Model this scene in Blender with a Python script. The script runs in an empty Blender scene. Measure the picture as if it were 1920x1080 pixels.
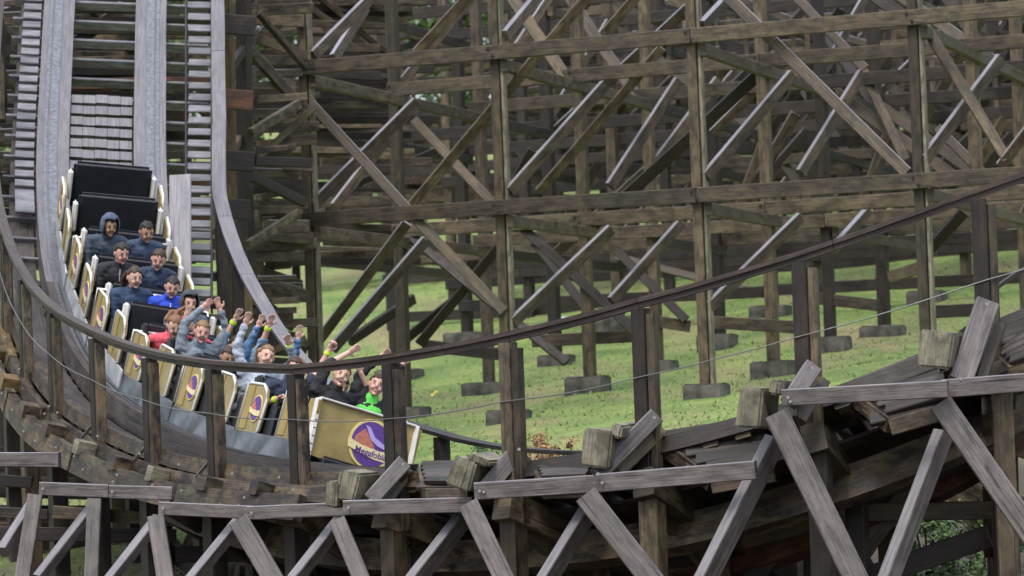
import bpy, bmesh, math, random
from mathutils import Vector, Matrix, noise
random.seed(7)
S = bpy.context.scene
COL = S.collection
PI = math.pi
# ---------------------------------------------------------------- camera
FPX = 7500.0
PITCH = math.atan(260/FPX); ROLL = math.radians(2.1)
F = Vector((0, math.cos(PITCH), math.sin(PITCH)))
R0 = Vector((1, 0, 0)); U0 = Vector((0, -math.sin(PITCH), math.cos(PITCH)))
RR = R0*math.cos(ROLL) - U0*math.sin(ROLL)
UR = R0*math.sin(ROLL) + U0*math.cos(ROLL)
cam = bpy.data.cameras.new('camera'); camo = bpy.data.objects.new('camera', cam); COL.objects.link(camo)
M3 = Matrix((RR, UR, -F)).transposed()
camo.matrix_world = M3.to_4x4()
cam.sensor_width = 36; cam.lens = 36*FPX/1920; cam.clip_start = 1; cam.clip_end = 3000
cam.dof.use_dof = True; cam.dof.focus_distance = 38.5; cam.dof.aperture_fstop = 3.6
S.camera = camo
# ---------------------------------------------------------------- world, sun, exposure
w = bpy.data.worlds.new('World'); S.world = w; w.use_nodes = True
nt = w.node_tree; nt.nodes.clear()
out = nt.nodes.new('ShaderNodeOutputWorld'); bg = nt.nodes.new('ShaderNodeBackground')
sky = nt.nodes.new('ShaderNodeTexSky'); sky.sky_type = 'NISHITA'; sky.sun_disc = False
SUN_EL, SUN_AZ = math.radians(58), math.radians(200)
sky.sun_elevation = SUN_EL; sky.sun_rotation = SUN_AZ; sky.air_density = 1.2; sky.dust_density = 4.0
mixc = nt.nodes.new('ShaderNodeMixRGB'); mixc.inputs[0].default_value = 0.55
mixc.inputs[2].default_value = (8.2, 8.8, 9.6, 1)      # even cloud cover
nt.links.new(sky.outputs[0], mixc.inputs[1]); wtc = nt.nodes.new('ShaderNodeTexCoord'); wsx = nt.nodes.new('ShaderNodeSeparateXYZ'); wmr = nt.nodes.new('ShaderNodeMapRange')
wmr.inputs[1].default_value = -.05; wmr.inputs[2].default_value = 1; wmr.inputs[3].default_value = .38; wmr.inputs[4].default_value = 1.45   # overcast: brighter overhead
wmul = nt.nodes.new('ShaderNodeMixRGB'); wmul.blend_type = 'MULTIPLY'; wmul.inputs[0].default_value = 1
nt.links.new(wtc.outputs['Generated'], wsx.inputs[0]); nt.links.new(wsx.outputs[2], wmr.inputs[0]); nt.links.new(mixc.outputs[0], wmul.inputs[1]); nt.links.new(wmr.outputs[0], wmul.inputs[2])
nt.links.new(wmul.outputs[0], bg.inputs[0])
bg.inputs[1].default_value = 0.13
nt.links.new(bg.outputs[0], out.inputs[0])
sl = bpy.data.lights.new('sun', 'SUN'); sl.energy = 1.2; sl.angle = math.radians(14); sl.color = (1, .96, .9)
so = bpy.data.objects.new('sun', sl); COL.objects.link(so)
sd = Vector((math.sin(SUN_AZ)*math.cos(SUN_EL), math.cos(SUN_AZ)*math.cos(SUN_EL), math.sin(SUN_EL)))
so.rotation_euler = sd.to_track_quat('Z', 'Y').to_euler()
S.view_settings.view_transform = 'Standard'; S.view_settings.look = 'None'
S.view_settings.exposure = 0.7; S.view_settings.gamma = 1

# ---------------------------------------------------------------- geometry helpers
Z = Vector((0, 0, 1))
def P(x, y, D): return D*(F + (x-960)/FPX*RR + (540-y)/FPX*UR)
def proj(q):
    d = q.dot(F); return (960+FPX*q.dot(RR)/d, 540-FPX*q.dot(UR)/d, d)
def ray(x, y): return F + (x-960)/FPX*RR + (540-y)/FPX*UR
def gz(X, Y):
    z = -3.10 + .055*Y + .10*max(-9, min(X, 14))
    z += max(0, Y-70)*.065
    if Y < 48: z -= (48-Y)*.11
    z += .10*noise.noise(Vector((X*.35, Y*.2, 0))) + .04*noise.noise(Vector((X*1.3, Y*.9, 5)))
    return z
def ground_at(x, y):
    r = ray(x, y); D = 40.0
    while D < 400:
        p = r*D
        if p.z < gz(p.x, p.y): return p
        D += .1
    return r*100

# ---------------------------------------------------------------- materials
def nodes(name):
    m = bpy.data.materials.new(name); m.use_nodes = True
    t = m.node_tree; b = t.nodes['Principled BSDF']; return m, t, b
def N(t, kind, **kw):
    n = t.nodes.new(kind)
    for k, v in kw.items():
        if k.startswith('i'): n.inputs[int(k[1:])].default_value = v
        else: setattr(n, k, v)
    return n
def wood(name, c1, c2, moss=(.09, .10, .045), mossamt=.25, dark=.55, rough=.62, var=.45, skylit=0):
    m, t, b = nodes(name); L = t.links.new
    uv = N(t, 'ShaderNodeTexCoord'); oi = N(t, 'ShaderNodeObjectInfo')
    off = N(t, 'ShaderNodeVectorMath', operation='SCALE'); off.inputs[0].default_value = (37, 53, 11)
    L(oi.outputs['Random'], off.inputs[3])
    add = N(t, 'ShaderNodeVectorMath', operation='ADD'); L(uv.outputs['UV'], add.inputs[0]); L(off.outputs[0], add.inputs[1])
    def noi(sx, sy, det, rg=.6):
        mp = N(t, 'ShaderNodeMapping'); mp.inputs['Scale'].default_value = (sx, sy, 1); L(add.outputs[0], mp.inputs[0])
        n = N(t, 'ShaderNodeTexNoise'); n.inputs['Scale'].default_value = 1; n.inputs['Detail'].default_value = det; n.inputs['Roughness'].default_value = rg
        L(mp.outputs[0], n.inputs['Vector']); return n
    g = noi(2.5, 55, 5); ck = noi(.9, 42, 3, .5); kn = noi(3.2, 14, 2, .4); big = noi(1.1, 3.5, 4); st = noi(4.5, 9, 5, .7); ms = noi(1.7, 4, 6, .7)
    def ramp(src, a, bb, lo=0, hi=1):
        r = N(t, 'ShaderNodeMapRange'); r.inputs[1].default_value = a; r.inputs[2].default_value = bb; r.inputs[3].default_value = lo; r.inputs[4].default_value = hi
        L(src, r.inputs[0]); return r.outputs[0]
    mx = N(t, 'ShaderNodeMixRGB'); mx.inputs[1].default_value = (*c1, 1); mx.inputs[2].default_value = (*c2, 1); L(ramp(big.outputs[0], .32, .68), mx.inputs[0])
    m2 = N(t, 'ShaderNodeMixRGB', blend_type='MULTIPLY'); m2.inputs[0].default_value = 1; L(mx.outputs[0], m2.inputs[1])
    L(ramp(g.outputs[0], .3, .7, .62, 1.25), m2.inputs[2])
    mc = N(t, 'ShaderNodeMixRGB', blend_type='MULTIPLY'); mc.inputs[0].default_value = 1; L(m2.outputs[0], mc.inputs[1]); L(ramp(ck.outputs[0], .62, .66, 1, .35), mc.inputs[2])   # drying checks
    mk = N(t, 'ShaderNodeMixRGB', blend_type='MULTIPLY'); mk.inputs[0].default_value = 1; L(mc.outputs[0], mk.inputs[1]); L(ramp(kn.outputs[0], .70, .76, 1, .4), mk.inputs[2])   # knots
    m3 = N(t, 'ShaderNodeMixRGB'); m3.inputs[2].default_value = (*moss, 1); L(mk.outputs[0], m3.inputs[1]); L(ramp(ms.outputs[0], .48, .75, 0, mossamt*2.2), m3.inputs[0])
    m4 = N(t, 'ShaderNodeMixRGB', blend_type='MULTIPLY'); m4.inputs[0].default_value = 1; L(m3.outputs[0], m4.inputs[1]); L(ramp(st.outputs[0], .40, .58, 1-dark, 1.05), m4.inputs[2])
    m5 = N(t, 'ShaderNodeMixRGB', blend_type='MULTIPLY'); m5.inputs[0].default_value = 1; L(m4.outputs[0], m5.inputs[1]); L(ramp(oi.outputs['Random'], 0, 1, 1-var, 1+var*.6), m5.inputs[2])
    if skylit:   # pale sky light painted into the colour of upward-facing faces
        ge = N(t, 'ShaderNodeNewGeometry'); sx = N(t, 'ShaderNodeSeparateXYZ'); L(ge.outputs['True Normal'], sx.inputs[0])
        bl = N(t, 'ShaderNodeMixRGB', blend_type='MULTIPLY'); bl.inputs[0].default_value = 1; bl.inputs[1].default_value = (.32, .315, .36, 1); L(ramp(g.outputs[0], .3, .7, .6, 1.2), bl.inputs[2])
        m6 = N(t, 'ShaderNodeMixRGB'); L(m5.outputs[0], m6.inputs[1]); L(bl.outputs[0], m6.inputs[2]); L(ramp(sx.outputs[2], .35, .6, 0, skylit), m6.inputs[0]); m5 = m6
    L(m5.outputs[0], b.inputs['Base Color'])
    L(ramp(st.outputs[0], .35, .65, rough-.18, rough+.15), b.inputs['Roughness'])
    bp = N(t, 'ShaderNodeBump'); bp.inputs['Strength'].default_value = .5; bp.inputs['Distance'].default_value = .01
    L(g.outputs[0], bp.inputs['Height']); L(bp.outputs[0], b.inputs['Normal'])
    return m
def plain(name, col, rough=.5, metal=0, nscale=8, namt=.25, bump=0, coat=0):
    m, t, b = nodes(name); L = t.links.new
    tc = N(t, 'ShaderNodeTexCoord'); n = N(t, 'ShaderNodeTexNoise'); n.inputs['Scale'].default_value = nscale; n.inputs['Detail'].default_value = 5
    L(tc.outputs['Object'], n.inputs['Vector'])
    r = N(t, 'ShaderNodeMapRange'); r.inputs[1].default_value = .3; r.inputs[2].default_value = .7; r.inputs[3].default_value = 1-namt; r.inputs[4].default_value = 1+namt*.5
    L(n.outputs[0], r.inputs[0])
    mm = N(t, 'ShaderNodeMixRGB', blend_type='MULTIPLY'); mm.inputs[0].default_value = 1; mm.inputs[1].default_value = (*col, 1); L(r.outputs[0], mm.inputs[2])
    L(mm.outputs[0], b.inputs['Base Color']); b.inputs['Roughness'].default_value = rough; b.inputs['Metallic'].default_value = metal
    if coat: b.inputs['Coat Weight'].default_value = coat
    if bump:
        bp = N(t, 'ShaderNodeBump'); bp.inputs['Strength'].default_value = bump; bp.inputs['Distance'].default_value = .02; L(n.outputs[0], bp.inputs['Height']); L(bp.outputs[0], b.inputs['Normal'])
    return m
W_TRE = wood('trestle_timber', (.150, .112, .070), (.075, .055, .036), mossamt=.25, var=.55)
W_TRB = wood('trestle_brace_timber', (.150, .112, .075), (.070, .050, .040), mossamt=.12, skylit=.75)
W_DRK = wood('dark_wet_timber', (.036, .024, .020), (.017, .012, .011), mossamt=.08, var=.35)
W_GRY = wood('grey_weathered_plank', (.185, .162, .155), (.110, .094, .094), mossamt=.08, dark=.32, rough=.5, var=.2, skylit=.35)
W_BRN = wood('brown_rough_timber', (.150, .105, .060), (.040, .026, .024), moss=(.13, .125, .07), mossamt=.45, dark=.85)
W_END = wood('weathered_end_grain', (.30, .275, .20), (.19, .17, .12), mossamt=.3, dark=.5, var=.15)
W_RAIL = wood('track_stack_timber', (.135, .118, .122), (.085, .072, .076), mossamt=.03, dark=.35, var=.1, rough=.5, skylit=.22)
W_RAILC = wood('dark_track_stack_timber', (.090, .072, .066), (.050, .040, .038), mossamt=.05, dark=.5, var=.15)
W_HR = wood('handrail_timber', (.080, .055, .046), (.042, .030, .027), mossamt=.05, dark=.4, var=.2)
W_BLK = wood('warm_block_wood', (.16, .135, .125), (.085, .066, .058), mossamt=.02, dark=.5, rough=.5, var=.5, skylit=.3)
W_TRD = wood('pale_tread_board', (.235, .225, .25), (.12, .115, .13), mossamt=.02, dark=.35, rough=.45, var=.2)
W_OCH = wood('ochre_stained_timber', (.20, .135, .05), (.12, .075, .03), mossamt=.2, dark=.6)
W_RST = wood('rusty_red_timber', (.16, .065, .035), (.07, .035, .025), mossamt=.05, dark=.6)
M_STEEL = plain('running_steel', (.20, .20, .22), .4, .8, 20, .4)
M_CHAS = plain('grey_chassis_paint', (.055, .062, .072), .35, .3, 3.5, .85)
M_SKIRT = plain('pale_skirt_paint', (.40, .41, .43), .4, 0, 4, .5)
M_SKRT2 = plain('grimy_grey_skirt_paint', (.15, .165, .185), .35, .1, 3, .9)
M_GOLD = plain('gold_panel_paint', (.31, .24, .09), .42, 0, 4, .35, coat=.2)
M_GOLD2 = plain('dull_gold_paint', (.33, .24, .075), .45, 0, 3, .2)
M_WHITE = plain('white_trim_paint', (.70, .69, .66), .35, 0, 12, .15)
M_BLACK = plain('black_vinyl', (.012, .013, .018), .42, 0, 10, .3)
M_BLKM = plain('black_steel', (.025, .025, .03), .4, .3, 10, .3)
M_WHL = plain('wheel_rubber', (.03, .03, .03), .6, 0, 10, .3)
M_PURP = plain('purple_emblem', (.11, .045, .26), .4, 0, 30, .3)
M_LAV = plain('lavender_lettering', (.42, .34, .72), .4, 0, 30, .1)
M_ORNG = plain('orange_emblem', (.48, .17, .12), .4, 0, 30, .3)
M_CREAM = plain('cream_banner', (.74, .64, .36), .4, 0, 30, .15)
M_PALEY = plain('pale_yellow_ring', (.72, .60, .22), .4, 0, 20, .15)
M_CONC = plain('footing_concrete', (.105, .10, .09), .9, 0, 5, .75, .9)
M_CABLE = plain('galvanised_cable', (.19, .19, .19), .4, .6, 30, .2)
M_BOLT = plain('bolt_steel', (.35, .34, .32), .45, .6, 30, .3)
M_ROCK = plain('pale_stone', (.45, .5, .48), .8, 0, 5, .3, .5)
M_RED = plain('red_paint', (.75, .04, .03), .4, 0, 5, .1)
M_YEL = plain('yellow_plastic', (.75, .55, .03), .4, 0, 5, .1)
M_BARK = plain('bark', (.06, .05, .04), .9, 0, 6, .5, .8)
def leafmat(name, a, b_):
    m, t, b = nodes(name); L = t.links.new
    gi = N(t, 'ShaderNodeNewGeometry'); mx = N(t, 'ShaderNodeMixRGB'); mx.inputs[1].default_value = (*a, 1); mx.inputs[2].default_value = (*b_, 1)
    L(gi.outputs['Random Per Island'], mx.inputs[0]); L(mx.outputs[0], b.inputs['Base Color']); b.inputs['Roughness'].default_value = .6
    return m
M_LEAF = leafmat('tree_leaves', (.035, .07, .02), (.11, .17, .05))
M_SHRUB = leafmat('shrub_leaves', (.03, .075, .02), (.12, .19, .05))
M_DRY = leafmat('dry_leaves', (.22, .10, .05), (.34, .24, .10))
M_BLADE = leafmat('grass_blades', (.10, .165, .045), (.27, .27, .12))
def groundmat():
    m, t, b = nodes('grass_ground'); L = t.links.new
    tc = N(t, 'ShaderNodeTexCoord')
    def noi(s, d, sc=(1, 1, 1)):
        mp = N(t, 'ShaderNodeMapping'); mp.inputs['Scale'].default_value = sc; L(tc.outputs['Object'], mp.inputs[0])
        n = N(t, 'ShaderNodeTexNoise'); n.inputs['Scale'].default_value = s; n.inputs['Detail'].default_value = d; L(mp.outputs[0], n.inputs['Vector']); return n.outputs[0]
    def ramp(src, a, bb, lo=0, hi=1):
        r = N(t, 'ShaderNodeMapRange'); r.inputs[1].default_value = a; r.inputs[2].default_value = bb; r.inputs[3].default_value = lo; r.inputs[4].default_value = hi; L(src, r.inputs[0]); return r.outputs[0]
    m1 = N(t, 'ShaderNodeMixRGB'); m1.inputs[1].default_value = (.11, .18, .038, 1); m1.inputs[2].default_value = (.20, .27, .065, 1); L(ramp(noi(.9, 4), .35, .65), m1.inputs[0])
    m2 = N(t, 'ShaderNodeMixRGB'); m2.inputs[2].default_value = (.27, .215, .11, 1); L(m1.outputs[0], m2.inputs[1]); L(ramp(noi(.55, 6, (1, .35, 1)), .47, .64, 0, .75), m2.inputs[0])
    m3 = N(t, 'ShaderNodeMixRGB', blend_type='MULTIPLY'); m3.inputs[0].default_value = 1; L(m2.outputs[0], m3.inputs[1]); L(ramp(noi(12, 5), .3, .7, .55, 1.25), m3.inputs[2])
    # bare dark earth below the track
    gx = N(t, 'ShaderNodeSeparateXYZ'); L(tc.outputs['Object'], gx.inputs[0])
    m4 = N(t, 'ShaderNodeMixRGB'); m4.inputs[1].default_value = (.045, .036, .025, 1); L(m3.outputs[0], m4.inputs[2])
    ad = N(t, 'ShaderNodeMath', operation='ADD'); L(gx.outputs[1], ad.inputs[0]); L(ramp(noi(.8, 4), 0, 1, -3, 3), ad.inputs[1])
    L(ramp(ad.outputs[0], 43.5, 47.5), m4.inputs[0])
    L(m4.outputs[0], b.inputs['Base Color']); b.inputs['Roughness'].default_value = .9
    bp = N(t, 'ShaderNodeBump'); bp.inputs['Strength'].default_value = .8; bp.inputs['Distance'].default_value = .06; L(noi(9, 6), bp.inputs['Height']); L(bp.outputs[0], b.inputs['Normal'])
    return m
M_GRASS = groundmat()

# ---------------------------------------------------------------- object helpers
def thing(name, label, cat, loc=(0, 0, 0), group=None):
    o = bpy.data.objects.new(name, None); COL.objects.link(o); o.location = loc; o.empty_display_size = .2
    o['label'] = label; o['category'] = cat
    if group: o['group'] = group
    return o
def tag(o, label, cat, group=None):
    o['label'] = label; o['category'] = cat
    if group: o['group'] = group
    return o
def rootof(o):
    v = Vector(o.location)
    while o.parent: o = o.parent; v += Vector(o.location)
    return v
def link(name, me, mat, parent=None, mtx=None, label=None):
    """mtx: matrix in the parent's own space (roots are only moved, or carry their own frame)"""
    o = bpy.data.objects.new(name, me); COL.objects.link(o)
    if mat:
        me.materials.clear() if False else None
        if not me.materials: me.materials.append(mat)
    if parent: o.parent = parent
    if mtx is not None: o.matrix_basis = mtx
    if label: o['label'] = label
    return o
def bar_mesh(L, wd, ht, ch=.008, seg=1, warp=0.0, taper=None):
    """bar along +x, width along y, height along z, chamfered, with length/perimeter UVs"""
    ch = min(ch, wd*.3, ht*.3); a, b = wd/2, ht/2
    prof = [(-a+ch, -b), (a-ch, -b), (a, -b+ch), (a, b-ch), (a-ch, b), (-a+ch, b), (-a, b-ch), (-a, -b+ch)]
    per = [0]
    for i in range(8):
        q, r = prof[i], prof[(i+1) % 8]; per.append(per[-1]+math.hypot(q[0]-r[0], q[1]-r[1]))
    vs, fs, uvs = [], [], []
    ox, oy = random.random()*9, random.random()*9
    wy, wz = random.uniform(-warp, warp), random.uniform(-warp, warp)
    for s in range(seg+1):
        k = s/seg; bow = math.sin(PI*k)
        for (y, z) in prof: vs.append((L*k, y+wy*bow, z+wz*bow))
    for s in range(seg):
        for i in range(8):
            j = (i+1) % 8; c = s*8
            fs.append((c+i, c+j, c+8+j, c+8+i))
            uvs += [(ox+L*s/seg, oy+per[i]), (ox+L*s/seg, oy+per[i+1]), (ox+L*(s+1)/seg, oy+per[i+1]), (ox+L*(s+1)/seg, oy+per[i])]
    e = seg*8
    fs.append(tuple(range(7, -1, -1))); uvs += [(ox+prof[i][0]*.3, oy+prof[i][1]) for i in range(7, -1, -1)]
    fs.append(tuple(e+i for i in range(8))); uvs += [(ox+prof[i][0]*.3, oy+prof[i][1]) for i in range(8)]
    me = bpy.data.meshes.new('bar'); me.from_pydata(vs, [], fs)
    ul = me.uv_layers.new(name='UVMap')
    for i, u in enumerate(uvs): ul.data[i].uv = u
    return me
def frame_mtx(p0, d, up):
    x = d.normalized(); y = up.cross(x)
    if y.length < 1e-4: y = Vector((0, 1, 0)).cross(x)
    y.normalize(); z = x.cross(y)
    m = Matrix((x, y, z)).transposed().to_4x4(); m.translation = p0; return m
def beam(name, p0, p1, wd, ht, mat, parent, up=Z, warp=.012, ch=.008, label=None):
    """wd across, ht along 'up'"""
    d = p1-p0; L = d.length
    me = bar_mesh(L, wd, ht, ch, max(1, int(L/1.2)), warp)
    m = frame_mtx(p0, d, up)
    if parent: m.translation = p0 - rootof(parent)
    return link(name, me, mat, parent, m, label)
def sweep(pts_fn, ts, rect, ox=0):
    """pts_fn(t)->(origin, r, n); rect (a0,a1,z0,z1)"""
    a0, a1, z0, z1 = rect; vs, fs, uvs = [], [], []; prev = None; dist = 0; ds = []
    for t in ts:
        o, r, n = pts_fn(t)
        if prev is not None: dist += (o-prev).length
        prev = o; ds.append(dist)
        for (a, z) in ((a0, z0), (a1, z0), (a1, z1), (a0, z1)): vs.append(o+r*a+n*z)
    per = [0, a1-a0, a1-a0+z1-z0, 2*(a1-a0)+z1-z0, 2*(a1-a0+z1-z0)]
    base = vs[0].copy()
    for s in range(len(ts)-1):
        for i in range(4):
            j = (i+1) % 4; c = s*4; fs.append((c+i, c+j, c+4+j, c+4+i))
            uvs += [(ds[s]+ox, per[i]+ox), (ds[s]+ox, per[i+1]+ox), (ds[s+1]+ox, per[i+1]+ox), (ds[s+1]+ox, per[i]+ox)]
    fs.append((3, 2, 1, 0)); e = (len(ts)-1)*4; fs.append((e, e+1, e+2, e+3)); uvs += [(0, 0), (.1, 0), (.1, .1), (0, .1)]*2
    return vs, fs, uvs
def sweep_obj(name, fn, ts, rect, mat, parent, label=None):
    vs, fs, uvs = sweep(fn, ts, rect, random.random()*5)
    off = rootof(parent) if parent else Vector()
    me = bpy.data.meshes.new(name); me.from_pydata([v-off for v in vs], [], fs)
    ul = me.uv_layers.new(name='UVMap')
    for i, u in enumerate(uvs): ul.data[i].uv = u
    return link(name, me, mat, parent, None, label)
def frange(a, b, n): return [a+(b-a)*i/n for i in range(n+1)]

# ---------------------------------------------------------------- ground
def build_ground():
    xs = [-400, -200, -100, -50, -25] + frange(-14, 18, 64) + [30, 60, 120, 250, 450]
    ys = [-40, 0, 15, 26] + frange(32, 100, 136) + frange(102, 200, 24) + [240, 320, 500, 900]
    vs = []
    for y in ys:
        for x in xs:
            z = gz(x, min(y, 210)) if y > 0 else gz(x, 0)
            vs.append((x, y, z))
    nx = len(xs); fs = [(j*nx+i, j*nx+i+1, (j+1)*nx+i+1, (j+1)*nx+i) for j in range(len(ys)-1) for i in range(nx-1)]
    me = bpy.data.meshes.new('ground'); me.from_pydata(vs, [], fs)
    for p in me.polygons: p.use_smooth = True
    o = link('ground', me, M_GRASS); o['kind'] = 'structure'
    # grass blades
    vs, fs = [], []
    for i in range(30000):
        D = 44+ 50*random.random()**1.6; px = random.uniform(-50, 2000); r = ray(px, 500)
        X, Y = r.x*D, r.y*D
        if noise.noise(Vector((X*.8, Y*.4, 9))) < -.25: continue
        z = gz(X, Y)-.01; h = random.uniform(.02, .06); a = random.random()*PI; wx, wy = .012*math.cos(a)*random.uniform(1, 2), .012*math.sin(a)
        k = len(vs); vs += [(X-wx, Y-wy, z), (X+wx, Y+wy, z), (X+random.uniform(-.05, .05), Y+random.uniform(-.04, .04), z+h)]; fs.append((k, k+1, k+2))
    me = bpy.data.meshes.new('grass'); me.from_pydata(vs, [], fs); o = link('grass', me, M_BLADE); o['kind'] = 'stuff'
    o['label'] = 'short green and straw coloured grass on the slope under the trestle'; 
build_ground()

# ---------------------------------------------------------------- trestle
UD = Vector((math.cos(math.radians(26)), -math.sin(math.radians(26)), 0))
VD = Vector((math.sin(math.radians(16)), math.cos(math.radians(16)), 0))*4.5
B0 = P(945, 600, 58)
UN = Vector((UD.y, -UD.x, 0))   # plane normal
def face(px, py, k):
    r = ray(px, py); b = B0+VD*k
    return r*(b.dot(UN)/r.dot(UN))
def upos(px, k=0, py=400):
    return (face(px, py, k)-(B0+VD*k)).dot(UD)
UPOST = [upos(580), upos(940), upos(1312), upos(1728)]
bay = (UPOST[3]-UPOST[0])/3
UALL = {i: (UPOST[i] if 0 <= i < 4 else (UPOST[0]+i*bay if i < 0 else UPOST[3]+(i-3)*bay)) for i in range(-5, 9)}
Z1 = face(945, 98, 0).z; Z2 = face(945, 390, 0).z; DZ = Z1-Z2
def bp(u, k, z): q = B0+VD*k+UD*u; return Vector((q.x, q.y, z))
ORD = ['nearest', 'second', 'third', 'fourth', 'fifth', 'sixth', 'seventh', 'eighth', 'ninth', 'tenth', 'eleventh']
NROW = 10
rows = {}
for k in range(NROW):
    lab = ('nearest grey brown timber trestle wall with long sloping beams, standing on the grass' if k == 0 else
           f'{ORD[k]} timber trestle wall back from the train, half hidden behind nearer timber walls')
    i0 = 0
    q = bp(UALL[i0], k, 0); q.z = gz(q.x, q.y)
    rows[k] = thing('timber_trestle', lab, 'trestle', q, 'rows of timber trestle walls')
FOOT = []
def vis(p, m=160):
    a = proj(p); return -m < a[0] < 1920+m
def footing(p, wpx, lab):
    s = .30; wd = wpx*random.uniform(.75, 1.02)/FPX*p.dot(F)
    bm = bmesh.new(); bmesh.ops.create_cube(bm, size=1)
    bmesh.ops.bevel(bm, geom=list(bm.edges), offset=.05, segments=2, affect='EDGES')
    bmesh.ops.subdivide_edges(bm, edges=list(bm.edges), cuts=2, use_grid_fill=True)
    for v in bm.verts:
        v.co = Vector((v.co.x*wd, v.co.y*wd*.8, v.co.z*.42)); v.co += Vector([random.uniform(-.008, .008) for _ in range(3)])
    me = bpy.data.meshes.new('footing'); bm.to_mesh(me); bm.free()
    o = link('concrete_footing', me, M_CONC); o.location = (p.x, p.y, p.z+random.uniform(-.05, .05)); o.rotation_euler = (0, 0, -math.radians(18))
    tag(o, lab, 'footing', 'concrete footings on the grass')
COLN = {0: 'left end', 1: 'second', 2: 'third', 3: 'fourth', 4: 'fifth', 5: 'sixth'}
for k in range(NROW):
    T = rows[k]
    i0, i1 = (0, 4) if k == 0 else (0, 5) if k < 3 else (-1, 5) if k < 5 else (-2, 4)
    levels = [Z2, Z1, Z1+DZ] + ([Z1+2*DZ, Z1+3*DZ] if k > 4 else [])
    if k >= 4: levels = [Z2-DZ*.35 if k < 7 else Z2+.2] + levels
    top = levels[-1]+.4
    for i in range(i0, i1+1):
        q = bp(UALL[i], k, 0); g = gz(q.x, q.y)
        if not vis(Vector((q.x, q.y, 2)), 260): continue
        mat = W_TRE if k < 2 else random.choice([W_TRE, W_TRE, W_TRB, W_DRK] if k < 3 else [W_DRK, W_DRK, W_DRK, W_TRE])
        s = .145 if k == 0 else .165 if k < 3 else .19
        jj = Vector((random.uniform(-.05, .05), 0, 0)) if k else Vector()
        p0 = Vector((q.x, q.y, g-.05))+jj; p1 = Vector((q.x, q.y, top))+jj
        beam('post', p0, p1, s, s, mat, T, up=UN)
        if k == 0:   # bolted second ply beside the post
            beam('post_ply', p0+UD*.112+Vector((0, 0, .06)), p1+UD*.100, .045, .12, W_END, T, up=UN)
        if k < 5:
            footing(Vector((q.x, q.y, g)), 92 if k < 2 else 80, f'grey concrete footing under the {COLN.get(i, "far left")} post of the {ORD[k]} trestle wall')
    for li, z in enumerate(levels):
        a, b = UALL[i0]-.08, UALL[i1]+bay
        if k == 0: b = UALL[5]
        nn = UN*(-.0)
        # beam in bay-and-a-half lengths
        side = -.135 if k < 3 else random.choice([-.17, .17])
        x = a
        while x < b-.1:
            x2 = min(b, x+bay*random.choice([1, 2, 2]) if k > 0 else x+bay*2)
            off = UN*side*(-1 if UN.dot(F) > 0 else 1)*-1
            p0 = bp(x, k, z)+off*1.0; p1 = bp(x2-.012, k, z)+off
            if k >= 1 and random.random() < .5: p1 = p1+Vector((0, 0, random.uniform(-.05, .05)))
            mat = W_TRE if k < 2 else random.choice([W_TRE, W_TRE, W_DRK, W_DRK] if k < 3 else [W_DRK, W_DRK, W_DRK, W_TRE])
            beam('ledger', p0, p1, .09, .215, mat, T)
            x = x2
NEAR = UN if UN.dot(F) < 0 else -UN     # towards the viewer
for k in (0, 1):
    for i in range(0, 5):
        for z in (Z2, Z1):
            for dx, dz in ((-.035, .05), (.04, -.055)):
                p = bp(UALL[i]+dx, k, z+dz)+NEAR*.185
                if not vis(p): continue
                bm = bmesh.new(); bmesh.ops.create_cone(bm, cap_ends=True, segments=8, radius1=.026, radius2=.02, depth=.03, matrix=Matrix.Rotation(PI/2, 4, 'X'))
                me = bpy.data.meshes.new('bolt'); bm.to_mesh(me); bm.free(); link('bolt', me, M_BLKM, rows[k], Matrix.Translation(p-rootof(rows[k])))
# cross ledgers between rows, joined to the nearer row
for k in range(0, NROW-1):
    i0, i1 = (0, 4) if k <= 1 else (-1, 5)
    for i in range(i0, i1+1):
        for z in ([Z1, Z2, Z1+DZ] if k < 4 else [Z1, Z1+DZ, Z1+2*DZ]):
            p0 = bp(UALL[i]+.16, k, z-.2); p1 = bp(UALL[i]+.16, k+1, z-.2)
            if not vis(p0, 300): continue
            if k > 0 and random.random() < (.2 if z != Z2 else .5): continue
            beam('cross_ledger', p0-VD*.02, p1+VD*.03, .10, .17, W_TRE if k < 2 else random.choice([W_TRE, W_DRK, W_DRK]), rows[k])
def tilt_beam(name, p0, p1, th, wd, mat, parent, nrm):
    up = (p1-p0).cross(nrm.normalized())
    if up.z < 0: up = -up
    return beam(name, p0, p1, th, wd, mat, parent, up=up)
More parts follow.
